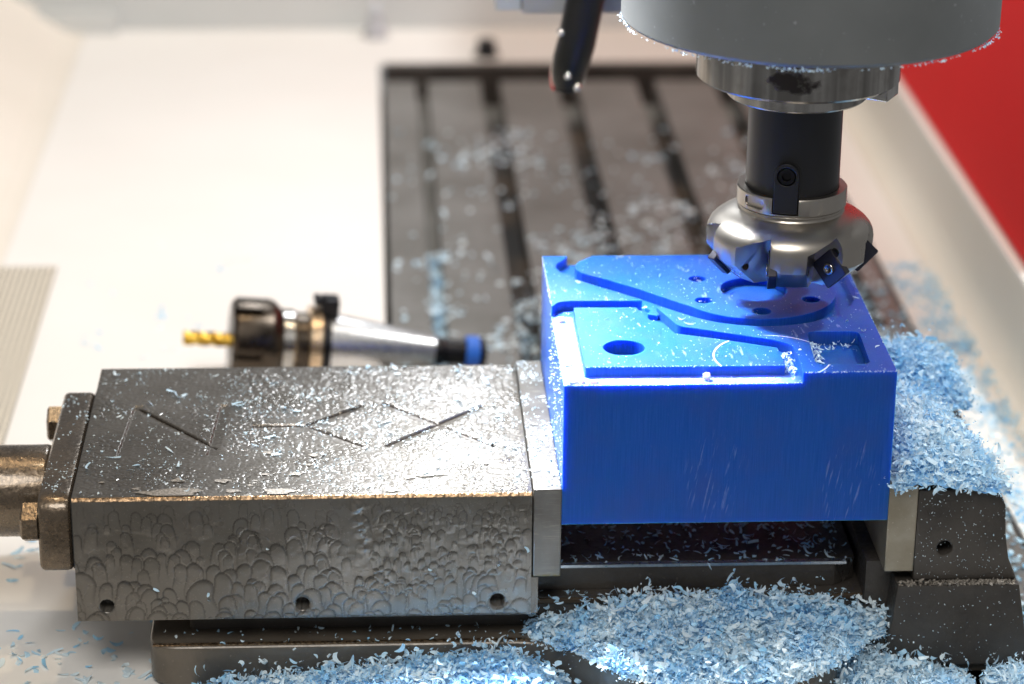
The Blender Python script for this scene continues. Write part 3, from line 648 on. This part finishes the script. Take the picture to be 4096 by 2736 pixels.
# dried flat film flakes on the top
def flakes(name, label, n, seed):
    r = np.random.default_rng(seed); V, F = [], []
    for _ in range(n):
        x, y = r.uniform(-216, -20), 4+46*r.uniform(0, 1)**1.5; R_ = r.uniform(1.5, 4.5); e = r.uniform(0.45, 0.8); m = 30; b = len(V)
        if _ < 3: x, y, R_ = (-178, -60, -128)[_], (4, 22, 5)[_], (17, 8, 9)[_]; e = 0.42
        th = np.sort(r.uniform(0, 2*math.pi, m)); rr_ = R_*(0.85+0.16*np.sin(3*th+r.uniform(0, 6))+0.1*np.sin(5*th+r.uniform(0, 6))+r.normal(0, 0.06, m))
        V.append((x, y, ZT+0.75)); 
        for t_, q_ in zip(th, rr_): V.append((np.clip(x+q_*math.cos(t_), -220, -15), max(1.9, y+q_*e*math.sin(t_)), ZT+0.62))
        F += [(b, b+1+i, b+1+(i+1) % m) for i in range(m)]
    return tag(mesh_obj(name, V, F, M['film'], None, True), label, 'film', kind='stuff')
flakes('dried_film', 'pale beige dried coolant film in patches along the front of the vise top', 22, 73)
# front of the vise: a few chips stuck to the face
pos = np.array([(-29+0.5, -0.4, -20), (-161, -0.5, -36), (-161.5, -0.4, -33), (-134, -0.4, -10), (-60, -0.4, -22), (-25, -0.3, -33), (-15.5, -0.3, -12), (-185, -0.4, -30), (-40, -0.4, -34)], float)
a = scatter('clinging_chips', 'few small pale chips clinging to the front face of the moving jaw', pos, (2.0, 4.0), (0.8, 1.5), 75, flat=0.2, tone=(0.5, 0.9), curl=0.5)
r_ = np.random.default_rng(76)
pf = np.stack([r_.uniform(164, 207, 230), np.full(230, -0.2), r_.uniform(-31, 12, 230)], 1)
pf2 = np.stack([r_.uniform(156, 214, 110), np.full(110, -4.2), r_.uniform(-72, -33, 110)], 1)
a = scatter('clinging_chips', 'dusty specks stuck to the dark front face of the fixed jaw', np.concatenate([pf, pf2]), (0.3, 0.9), (0.25, 0.55), 77, flat=0.1, tone=(0.6, 1), curl=0.5)
lp = np.stack([r_.uniform(157, 211, 420), r_.uniform(-4, 0.2, 420), np.full(420, -31.6)], 1)
a = scatter('ledge_chips', 'line of beige crumbs lying along the ledge of the fixed jaw', lp, (0.8, 3.2), (0.5, 1.4), 78, flat=0.4, tone=(0.9, 1.0))
a.data.materials.clear(); a.data.materials.append(M['film'])
# under the block, on the rail and on the base ledge
up = np.stack([r_.uniform(0, 141, 430), r_.uniform(27, 100, 430), np.full(430, -32.9)], 1)
a = scatter('rail_shavings', 'dim grey curls lying in the dark on the slide rail under the block', up, (2, 6), (0.5, 1.5), 80, flat=0.6, tone=(0.3, 0.9))
merge(a, [shavings('ledge_curls', np.stack([r_.uniform(-185, -12, 60), r_.uniform(0.8, 16, 60), np.full(60, -59)], 1), (1, 4), (0.5, 1.3), flat=0.6, seed=81),
          shavings('shelf_curls', np.stack([r_.uniform(-12, 140, 120), r_.uniform(10, 24, 120), np.full(120, -46)], 1), (1.5, 5), (0.5, 1.3), flat=0.4, seed=82)])
# on the block
def on_block(n, seed):
    r = np.random.default_rng(seed); x, y = r.uniform(1, 149, n), r.uniform(1, 150, n)
    low = (inpoly(x, y, cont) & ~inpoly(x, y, isl)) | (inpoly(x, y, out_p) & ~inpoly(x, y, cam_p)); z = np.where(low, ZP+0.3, HTp+0.15)
    bad = ((x-29.7)**2+(y-32.1)**2 < 95) | ((x-102)**2+(y-107)**2 < 300) | ((x > 114) & (x < 142) & (y > 8) & (y < 51))
    return np.stack([x, y, z], 1)[~bad]
a = scatter('block_shavings', 'white specks and slivers lying on top of the blue block', on_block(900, 83), (0.3, 0.9), (0.2, 0.5), 84, tone=(0.75, 1))
bp = np.array([(38.5, 77, 73.9), (24, 68, 73.9), (60, 66, 74), (63, 60, 74), (45, 88, 72), (105, 52, 69.5), (112, 50, 69.5), (116, 53, 70), (75, 117, 74), (78, 88, 74), (137, 62, 74), (143, 48, 74.2), (146, 30, 74), (147, 92, 74.3), (147.5, 98, 74.4), (56, 127, 74), (68, 135, 74), (110, 27, 74), (12, 45, 69.5), (100, 58, 70)])
pk = np.concatenate([np.stack([r_.uniform(115.5, 121, 70), r_.uniform(11, 46, 70), r_.uniform(67.5, 70.5, 70)], 1), np.stack([r_.uniform(119, 132, 60), r_.uniform(10, 16, 60), r_.uniform(67.5, 70, 60)], 1), np.stack([r_.uniform(116, 139, 40), r_.uniform(40, 48, 40), r_.uniform(67.5, 70, 40)], 1)])
gr = np.concatenate([np.stack([r_.uniform(101.5, 106.5, 60), r_.uniform(9, 31, 60), r_.uniform(69, 71.5, 60)], 1), np.stack([r_.uniform(22, 106, 26), r_.uniform(1.2, 5, 26), np.full(26, 69.4)], 1), np.stack([r_.uniform(0.5, 9, 50), r_.uniform(0.5, 8, 50), r_.uniform(69, 71, 50)], 1)])
merge(a, [shavings('slivers', bp, (2, 5), (0.6, 1.4), flat=0.6, seed=85, tone=(0.6, 1)), shavings('pocket_curls', pk, (1.5, 4), (0.5, 1.5), flat=0.4, seed=86, tone=(0.75, 1)),
          shavings('groove_curls', gr, (1, 3), (0.5, 1.3), flat=0.5, seed=87, tone=(0.8, 1)),
          shavings('edge_burrs', np.concatenate([np.stack([r_.normal(0, 0.15, 150), r_.uniform(88, 155, 150), HTp+r_.normal(0, 0.15, 150)], 1), np.stack([r_.normal(0, 0.15, 60), r_.uniform(0, 80, 60), ZP+r_.normal(0, 0.15, 60)], 1), np.stack([150+r_.normal(0, 0.12, 120), r_.uniform(0, 155, 120), HTp+r_.normal(0, 0.12, 120)], 1), np.stack([r_.uniform(0, 107, 260), r_.normal(0, 0.1, 260), ZP+r_.normal(0, 0.12, 260)], 1), np.stack([r_.uniform(108, 150, 110), r_.normal(0, 0.1, 110), HTp+r_.normal(0, 0.1, 110)], 1), np.stack([r_.uniform(10, 101, 120), 9+r_.normal(0, 0.1, 120), HTp+r_.normal(0, 0.08, 120)], 1)]), (0.4, 1.4), (0.15, 0.45), flat=0.2, seed=88, tone=(0.85, 1)),
          shavings('side_specks', np.stack([np.full(260, -0.25), r_.uniform(1, 95, 260), 18+52*r_.uniform(0, 1, 260)**0.8], 1), (0.4, 1.3), (0.3, 0.7), flat=0.1, seed=89, tone=(0.8, 1))])
# one rolled-up ball and two torn lumps on the rim
bm = bmesh.new(); bmesh.ops.create_icosphere(bm, subdivisions=3, radius=1.75*S)
for v in bm.verts:
    d = v.co.normalized(); v.co *= 1+0.14*math.sin(9*d.x+4*d.z)+0.12*math.sin(11*d.y-5*d.x)
me = bpy.data.meshes.new('rolled_chip'); bm.to_mesh(me); bm.free()
k = NT('white_wax_crumb'); k.set(Base_Color=(0.62, 0.76, 0.98), Roughness=0.3, Subsurface_Weight=0.7, Subsurface_Scale=0.0025); M['crumb'] = k.m
me.materials.append(M['crumb']); o = link(bpy.data.objects.new('rolled_chip', me)); o.location = Vector((64.6, 4.5, ZP+1.7))*S; me.polygons.foreach_set('use_smooth', np.ones(len(me.polygons), bool))
tag(o, 'small white rolled-up ball of wax on the front step of the blue block', 'chip')
for (x, y, z, a, b, c, rz, lab) in ((5.5, 3.0, ZP, 8.0, 3.2, 1.5, 0.1, 'translucent torn wax lump at the front left corner of the blue block'), (13.5, 1.8, ZP, 4.5, 1.9, 1.5, 0.15, 'second torn wax lump just right of the corner one on the block rim'), (3.4, 24, ZP, 3.4, 4.0, 1.1, 0.3, 'pale torn wax lump in the left trough of the block, nearer the front'), (4.2, 78, ZP, 3.2, 3.6, 2.0, 0.2, 'pale torn wax lump at the rear end of the left trough')):
    o = mesh_obj('wax_lump', *box(-a/2, a/2, -b/2, b/2, 0, c), M['crumb']); bevel(o, 0.5, 2)
    for v in o.data.vertices: v.co += Vector((random.gauss(0, .15), random.gauss(0, .15), random.gauss(0, .12)))*S
    o.location = Vector((x, y, z+0.02))*S; o.rotation_euler.z = rz; tag(o, lab, 'chip', 'torn lumps of wax on the block rim')
# on the table and the floor
def clustered(n, x0, x1, y0, y1, z, seed, thr=0.1, sc_=0.02, bias=0.0):
    """irregular drifts: gaussian clumps of many sizes, denser towards the vise, over a thin random sprinkle"""
    r = np.random.default_rng(seed); nc = int(14+n/45)
    cx = r.uniform(x0, x1, nc); cy = y0+(y1-y0)*r.uniform(0, 1, nc)**(1+bias*1.3); sg = r.lognormal(1.9, 0.6, nc); wt = sg**1.5*r.uniform(0.3, 1, nc); wt /= wt.sum()
    k_ = r.choice(nc, n, p=wt); a = r.uniform(0, 6.28, nc)[k_]; p, q = r.normal(0, 1, n)*sg[k_]*1.7, r.normal(0, 1, n)*sg[k_]*0.8
    x, y = cx[k_]+p*np.cos(a)-q*np.sin(a), cy[k_]+p*np.sin(a)+q*np.cos(a)
    m = int(n*0.22); x[:m] = r.uniform(x0, x1, m); y[:m] = y0+(y1-y0)*r.uniform(0, 1, m)**(1+bias)
    ok = (x > x0) & (x < x1) & (y > y0) & (y < y1); x, y = x[ok], y[ok]
    return np.stack([x, y, np.full(len(x), z)], 1)
tp = clustered(2600, -70, 248, 190, 860, TZ+0.8, 91, 0.33, 0.022, 0.75)
a = scatter('table_shavings', 'blurred drifts of pale shavings on the slotted table behind the block', tp, (3, 8), (1.8, 4.2), 92, flat=0.8, tone=(0.6, 1))
merge(a, [shavings('slot_shavings', np.concatenate([np.stack([r_.uniform(-47, -39, 420), 300+300*r_.uniform(0, 1, 420), np.full(420, TZ-6)], 1)] + [np.stack([r_.uniform(s_-6, s_+6, 200), 260+260*r_.uniform(0, 1, 200)**1.5, np.full(200, TZ-10)], 1) for s_ in slots]), (3, 8), (1, 2.5), flat=0.5, seed=93, tone=(0.3, 0.9)),
          shavings('table_edge_shavings', clustered(2600, 205, 250, -40, 520, TZ+1.2, 94, -0.2, 0.03, 0.8), (3, 8), (1.2, 3), flat=0.5, seed=95, tone=(0.1, 0.8))])
fpz = np.concatenate([clustered(5200, 255, 290, -60, 560, FZ+1, 96, -0.3, 0.03, 0.9)])
a = scatter('floor_shavings', 'blue shavings strewn on the cream floor between table and right wall', fpz, (2.5, 6), (1.2, 2.6), 97, flat=0.6, tone=(0.1, 0.9))
fl1 = np.concatenate([clustered(110, -270, -80, -30, 170, FZ+0.7, 98, -0.2, 0.03), clustered(60, -290, -80, 170, 620, FZ+0.6, 99, 0.0, 0.02)])
a = scatter('floor_shavings', 'sparse bluish shavings on the cream floor left of the vise', fl1, (4, 10), (0.9, 2.6), 100, flat=0.85, tone=(0.0, 0.8), curl=1.0)
merge(a, [shavings('white_floor_chips', clustered(130, -300, -190, -45, 35, FZ+0.7, 101, -0.6, 0.05), (3, 9), (1.5, 4), flat=0.9, seed=102, tone=(0.9, 1.0), curl=0.6)])

# ================================================================== SPINDLE AND FACE MILL
AX, AY = 112.2, 85.0
sp = thing('spindle_head', 'grey round spindle housing with polished nose above the block', 'spindle', (AX, AY, 186))
hx, hy = 116.2, 85
o = P('housing', lathe([(70, 214.5), (84.5, 214.5), (86.2, 216.2), (86.6, 248), (86.6, 249.5)], 160, (hx, hy, 0)), M['housing'], sp); shade(o, 30)
o = P('housing_upper', lathe([(87.0, 249.6), (87.6, 250.6), (88.5, 420)], 160, (hx, hy, 0)), M['lightgrey'], sp); shade(o, 30)
o = P('nose_ring', lathe([(30, 187), (45.9, 187), (47.1, 188.2), (47.1, 204), (47.6, 204.6), (47.6, 216)], 160, (AX, AY, 0)), M['nose'], sp); shade(o, 30)
o = P('nose_collar', lathe([(20, 178.2), (31.9, 178.2), (32.6, 179), (32.6, 187.2)], 128, (AX, AY, 0)), M['nose'], sp); shade(o, 30)
for sgn in (1, -1):
    bxg = box(31, 46.6, -7.6, 7.6, 182.6, 198)
    Rm = Matrix.Rotation(math.radians(-30 if sgn > 0 else 150), 3, 'Z')
    bxg = ([tuple(Rm @ Vector(p) + Vector((AX, AY, 0))) for p in bxg[0]], bxg[1])
    o = P('drive_dog', bxg, M['steel'], sp); bevel(o, 0.7, 2)
th = r_.uniform(0, 2*math.pi, 950); th = th[r_.uniform(0, 1, 950) < np.clip(0.5+0.6*np.sin(th*7+1.3)*np.sin(th*3.1)+0.25*np.sin(th*17), 0.12, 1)]; nth = len(th); rad = 85.6+r_.normal(0, 0.5, nth)
fr_ = np.stack([hx+rad*np.cos(th), hy+rad*np.sin(th), 214.2-np.abs(r_.normal(0, 1.0, nth))*np.clip(0.55+0.5*np.sin(th*3+1)+0.5*np.cos(th-0.9), 0.25, 1.6)], 1)
o = shavings('clinging_shavings', fr_, (0.8, 2.2), (0.5, 1.2), flat=0.5, seed=111, tone=(0.6, 1.0)); adopt(o, sp); o['kind'] = 'stuff'

fm = thing('face_mill', 'satin steel face mill with black inserts on a black arbor', 'milling cutter', (AX, AY, 93))
o = P('arbor', lathe([(17, 124), (21.9, 131), (21.9, 178)], 128, (AX, AY, 0)), M['arbor'], fm); shade(o, 30)
prof = [(29, 93.2), (39.0, 103.2), (39.3, 110.7), (38.9, 113.4), (38.0, 115.4), (36.3, 117.4), (33.7, 119.4), (30, 121.2), (27, 122.3), (25.2, 123.1), (24.6, 123.8), (24.6, 124.6), (25.2, 125), (25.2, 125.6), (24.9, 125.9), (25.8, 126.5), (25.8, 134.0), (25.3, 134.6), (22.1, 134.6), (22.1, 128), (8, 128), (8, 93.2)]
def ring_lathe(prof, seg, c):
    v, f = lathe(prof, seg, c, None, False); m = len(prof)
    f += [((m-1)*seg+i, (m-1)*seg+(i+1) % seg, (i+1) % seg, i) for i in range(seg)]; return v, f
body = P('cutter_body', ring_lathe(prof, 160, (AX, AY, 0)), M['nickel'], None); orient(body)
TEETH = [math.radians(-24.5+360/7*i) for i in range(7)]
def tooth_frame(th):             # th measured from the viewer's side towards +x
    u = Vector((math.sin(th), -math.cos(th), 0)); t = Vector((-math.cos(th), -math.sin(th), 0)); return u, t    # t: the way the insert faces
RK = math.radians(17)
def rake(u, t): return u*math.cos(RK)-t*math.sin(RK), t*math.cos(RK)+u*math.sin(RK)
cut = []
for th in TEETH:
    u, t = tooth_frame(th); c0 = Vector((AX, AY, 0))
    ur, tr_ = rake(u, t)
    def W(r, tt, z): return tuple(c0 + u*32.6 + ur*(r-32.6) + tr_*tt + Vector((0, 0, z)))
    lowp = [(22, 0), (60, 0), (62, 34), (33.5, 25)]
    hi = [(25.0, 0, 117.5), (60, 0, 120), (62, 34, 110), (34.8, 24.8, 109)]
    v = [W(r, tt, 88) for r, tt in lowp] + [W(r, tt, z) for r, tt, z in hi]
    f = [(3, 2, 1, 0), (4, 5, 6), (4, 6, 7)]
    for i in range(4): a, b = i, (i+1) % 4; f += [(a, b, 4+b), (a, 4+b, 4+a)]
    c = temp((v, f)); orient(c); cut.append(c)
def rot_box(th, r0, r1, hw, z0, z1):
    u, t = tooth_frame(th); c0 = Vector((AX, AY, 0)); g_ = box(r0, r1, -hw, hw, z0, z1)
    return [tuple(c0 + u*p[0] + t*p[1] + Vector((0, 0, p[2]))) for p in g_[0]], g_[1]
KA = math.radians(-15.5)
for s_ in (KA, KA+math.pi):
    c = temp(rot_box(s_, 20, 30, 6.2, 127.2, 140)); orient(c); cut.append(c)
th = math.radians(-52); u, t = tooth_frame(th); c0 = Vector((AX, AY, 0))
oval = fillet([(-6, -2.4), (6, -2.4), (6, 2.4), (-6, 2.4)], 2.3, 6)
v = [tuple(c0+u*24.2+t*a+Vector((0, 0, 130.6+b))) for a, b in oval]+[tuple(c0+u*30+t*a+Vector((0, 0, 130.6+b))) for a, b in oval]; nn_ = len(oval)
c = temp((v, [tuple(range(nn_)), tuple(range(2*nn_-1, nn_-1, -1))]+[(i, i+nn_, (i+1) % nn_+nn_, (i+1) % nn_) for i in range(nn_)])); orient(c); cut.append(c)
# coolant bores in the gullet floors
for th in TEETH:
    u, t = tooth_frame(th); d = (u*0.85+t*-0.35).normalized(); p0 = c0+u*31+t*12+Vector((0, 0, 102)); Q = d.to_track_quat('Z', 'Y').to_matrix()
    c = temp(lathe([(1.6, -9), (1.6, 12)], 16, p0, Q)); orient(c); cut.append(c)
    # chip pocket above the insert corner
    p0 = c0+u*35+Vector((0, 0, 111.0)); Q = t.to_track_quat('Z', 'Y').to_matrix()
    c = temp(lathe([(2.2, -5), (2.2, 6)], 16, p0, Q)); orient(c); cut.append(c)
boolean(body, cut); adopt(body, fm); bevel(body, 0.35, 2, 28); shade(body, 32)
# inserts, each with its screw
def insert_geo(th):
    u, t = tooth_frame(th); cen = c0+u*32.6+Vector((0, 0, 102.5)); u, t = rake(u, t); s_ = 7.1; ax1 = (u+Vector((0, 0, -1))).normalized(); ax2 = (u+Vector((0, 0, 1))).normalized()
    sq = fillet([(-s_, -s_), (s_, -s_), (s_, s_), (-s_, s_)], 1.1, 3); n_ = len(sq)
    v = [tuple(cen+ax1*a+ax2*b+t*0.8) for a, b in sq]+[tuple(cen+ax1*a*0.93+ax2*b*0.93-t*3.4) for a, b in sq]
    return (v, [tuple(range(n_)), tuple(range(2*n_-1, n_-1, -1))]+[(i, i+n_, (i+1) % n_+n_, (i+1) % n_) for i in range(n_)]), cen, t
for th in TEETH:
    g_, cen, t = insert_geo(th); o = P('cutting_insert', g_, M['carbide'], fm); orient(o); bevel(o, 0.45, 2, 40)
    Q = t.to_track_quat('Z', 'Y').to_matrix()
    q = P('clamp_screw', lathe([(2.9, 1.0), (2.9, 1.5), (2.3, 1.7), (1.3, 1.65), (1.1, 1.0)], 24, cen, Q), M['steel'], None, True); adopt(q, fm); q.parent = o; q.matrix_parent_inverse = Matrix.Identity(4)
# drive key standing on the arbor, with its socket screw
u, t = tooth_frame(KA)
kp = [(-5.6, 127.6), (5.6, 127.6)] + [(5.6*math.cos(a), 146.3+5.6*math.sin(a)) for a in np.linspace(0, math.pi, 16)]; nn_ = len(kp)
v = [tuple(c0+u*19+t*a+Vector((0, 0, b))) for a, b in kp]+[tuple(c0+u*25.2+t*a+Vector((0, 0, b))) for a, b in kp]
key = P('drive_key', (v, [tuple(range(nn_)), tuple(range(2*nn_-1, nn_-1, -1))]+[(i, i+nn_, (i+1) % nn_+nn_, (i+1) % nn_) for i in range(nn_)]), M['arbor'], None); orient(key)
Q = u.to_track_quat('Z', 'Y').to_matrix(); pc = c0+Vector((0, 0, 145.6))
cc = temp(lathe([(4.4, 23), (4.4, 30)], 32, pc, Q)); orient(cc); boolean(key, [cc]); adopt(key, fm); bevel(key, 0.35, 2, 40)
o = P('key_groove', (lambda kk: ([tuple(c0+u*21.2+t*a+Vector((0, 0, b))) for a, b in kk]+[tuple(c0+u*22.05+t*a+Vector((0, 0, b))) for a, b in kk], [tuple(range(len(kk))), tuple(range(2*len(kk)-1, len(kk)-1, -1))]+[(i, i+len(kk), (i+1) % len(kk)+len(kk), (i+1) % len(kk)) for i in range(len(kk))]))([(a*1.12, 146.3+(b-146.3)*1.05) for a, b in kp]), M['pit'], fm); orient(o)
o = P('key_screw', join(lathe([(4.0, 22.6), (4.0, 24.9), (3.6, 25.3), (2.1, 25.3), (2.0, 23.2)], 32, pc, Q, False), lathe([(2.05, 23.3), (0.1, 23.2)], 6, pc, Q, False)), M['blackox'], fm); orient(o); shade(o, 40)

# ================================================================== COOLANT NOZZLE, BARS
def sweep(path, radii, seg=28, flat=1.0):
    v, f = [], []; n = len(path)
    for i, p in enumerate(path):
        p = Vector(p); d = (Vector(path[min(i+1, n-1)])-Vector(path[max(i-1, 0)])).normalized()
        a = Vector((0, 1, 0)); a = (a-d*a.dot(d)).normalized(); b = d.cross(a)
        for k_ in range(seg):
            th = 2*math.pi*k_/seg; v.append(tuple(p+b*radii[i]*math.cos(th)+a*radii[i]*flat*math.sin(th)))
    for i in range(n-1):
        for k_ in range(seg): f.append((i*seg+k_, i*seg+(k_+1) % seg, (i+1)*seg+(k_+1) % seg, (i+1)*seg+k_))
    f += [tuple(range(seg-1, -1, -1)), tuple((n-1)*seg+i for i in range(seg))]
    return v, f
nz_ = thing('coolant_nozzle', 'blurred black coolant nozzle hanging left of the spindle housing', 'nozzle', (21, 300, 112))
path = [(86, 300, 330), (64, 300, 265), (47, 300, 215), (37.5, 300, 188), (31.2, 300, 167.5), (26.8, 300, 143.5), (24.2, 300, 134), (22.6, 300, 127), (22.0, 300, 121), (21.8, 300, 117)]
o = P('hose', sweep(path, [9.6, 9.6, 9.6, 9.6, 9.5, 9.4, 9.1, 8.4, 7.2, 5.5]), M['blackplastic'], nz_, True); orient(o); shade(o, 50)
spath = [(p[0]-0.3, p[1], p[2]) for p in path[3:-1]] + [(21.8, 300, 118.5)]
o = P('clear_sleeve', sweep(spath, [10.4, 10.4, 10.5, 10.3, 9.9, 9.2, 8.4]), M['clear'], nz_, True); orient(o); shade(o, 50)
for (x, y, z, r0) in ((17.8, 293, 151.5, 2.3), (21.3, 289.8, 128, 1.9), (26.8, 291, 121.5, 2.2)):
    P('mirror_drop', lathe([(r0*math.sin(a), r0*math.cos(a)) for a in np.linspace(0.05, math.pi-0.05, 10)], 16, (x, y, z)), M['drop'], nz_, True)  # mirror drops added so the lamps glint on the nozzle
gb = thing('guard_bar', 'light grey two-part bar behind the black nozzle at the top edge', 'bar', (20, 335, 157))
o = P('bar_end', box(-16.2, -2.1, 325, 345, 155.2, 190), M['lightgrey'], gb); bevel(o, 0.8, 2)
o = P('bar_body', box(-1.9, 75, 325, 345, 152.9, 190), M['midgrey'], gb); bevel(o, 2.2, 3)

# ================================================================== TOOL HOLDER WITH DRILL
p0, p1 = Vector((-168.7, 370, -54.6)), Vector((-18, 385, -70.8)); axd = (p1-p0).normalized()
Q = axd.to_track_quat('Z', 'X').to_matrix()
thd = thing('tool_holder', 'tapered tool holder with slotted collet nut lying behind the vise', 'tool holder', tuple(p0+axd*40+Vector((0, 0, -24))))
def HL(name, prof, mat, seg=64, parent=thd):
    o = P(name, lathe(prof, seg, p0, Q), mat, parent); shade(o, 35); return o
nut = HL('collet_nut', [(14, 0), (23.0, 0), (25.6, 2.6), (25.6, 22), (24, 25.5), (20.3, 29)], M['brownox'])
sl = []
for i in range(6):
    a = math.radians(28+60*i); g_ = box(21.5, 30, -3, 3, -2, 17)
    sl.append(temp(([tuple(Q @ (Matrix.Rotation(a, 3, 'Z') @ Vector(p))+p0) for p in g_[0]], g_[1]))); orient(sl[-1])
boolean(nut, sl); shade(nut, 35)
HL('collet_face', [(13.9, 0.4), (6, -0.6)], M['blackox'])
HL('lock_ring', [(19.6, 29.2), (20.2, 30), (20.2, 36), (19, 37.5)], M['steel'])
HL('holder_neck', [(18.6, 37.2), (18.6, 45)], M['brownox'])
HL('flange', [(21.5, 44.8), (23.2, 45.8), (23.2, 47.4), (22.6, 47.9), (22.6, 49), (23.2, 49.5), (23.2, 52), (22, 53)], M['brass'])
HL('flange_groove', [(22.6, 53), (22.6, 57.6)], M['blackox'])
gl = box(18, 30.5, -6, 6, 51.5, 62); gl2 = box(26.2, 30.4, -6, 6, 47, 51.4)
lug = join(gl, gl2); a = math.radians(0)
top_dir = Vector((0, 0, 1)); lx = (top_dir-axd*top_dir.dot(axd)).normalized(); ly = axd.cross(lx)
o = P('drive_lug', ([tuple(p0+lx*p[0]+ly*p[1]+axd*p[2]) for p in lug[0]], lug[1]), M['blackox'], thd); bevel(o, 1.2, 2)
HL('taper', [(19.2, 57.8), (19.2, 59), (9.6, 121)], M['taper'])
HL('pull_stud', [(8.6, 121), (8.6, 126), (7.4, 127.5), (7.4, 140)], M['blackox'])
HL('stud_ring', [(9.4, 139.8), (10, 140.4), (10, 147.5), (9.4, 148)], M['bluering'])
HL('stud_tip', [(9.2, 148.1), (9.2, 151), (7.5, 152.3)], M['blackox'])
dr = thing('end_mill', 'golden twisted end mill clamped in the tool holder', 'end mill', tuple(p0-axd*14))
v, f = [], []; ns, nl = 32, 48
for j in range(nl+1):
    s_ = -27.5+27.5*j/nl; tw_ = s_*0.23
    for i in range(ns):
        a = 2*math.pi*i/ns; q_ = (a*3/(2*math.pi)) % 1
        rr_ = 4.4*(1-0.38*math.exp(-((q_-0.5)/0.2)**2)) if s_ < -3 else 4.1
        v.append(tuple(p0+Q @ Vector((rr_*math.cos(a+tw_), rr_*math.sin(a+tw_), s_))))
for j in range(nl):
    for i in range(ns): f.append((j*ns+i, j*ns+(i+1) % ns, (j+1)*ns+(i+1) % ns, (j+1)*ns+i))
f += [tuple(range(ns-1, -1, -1))]
o = P('fluted_shank', (v, f), M['gold'], dr, True); orient(o); shade(o, 45)
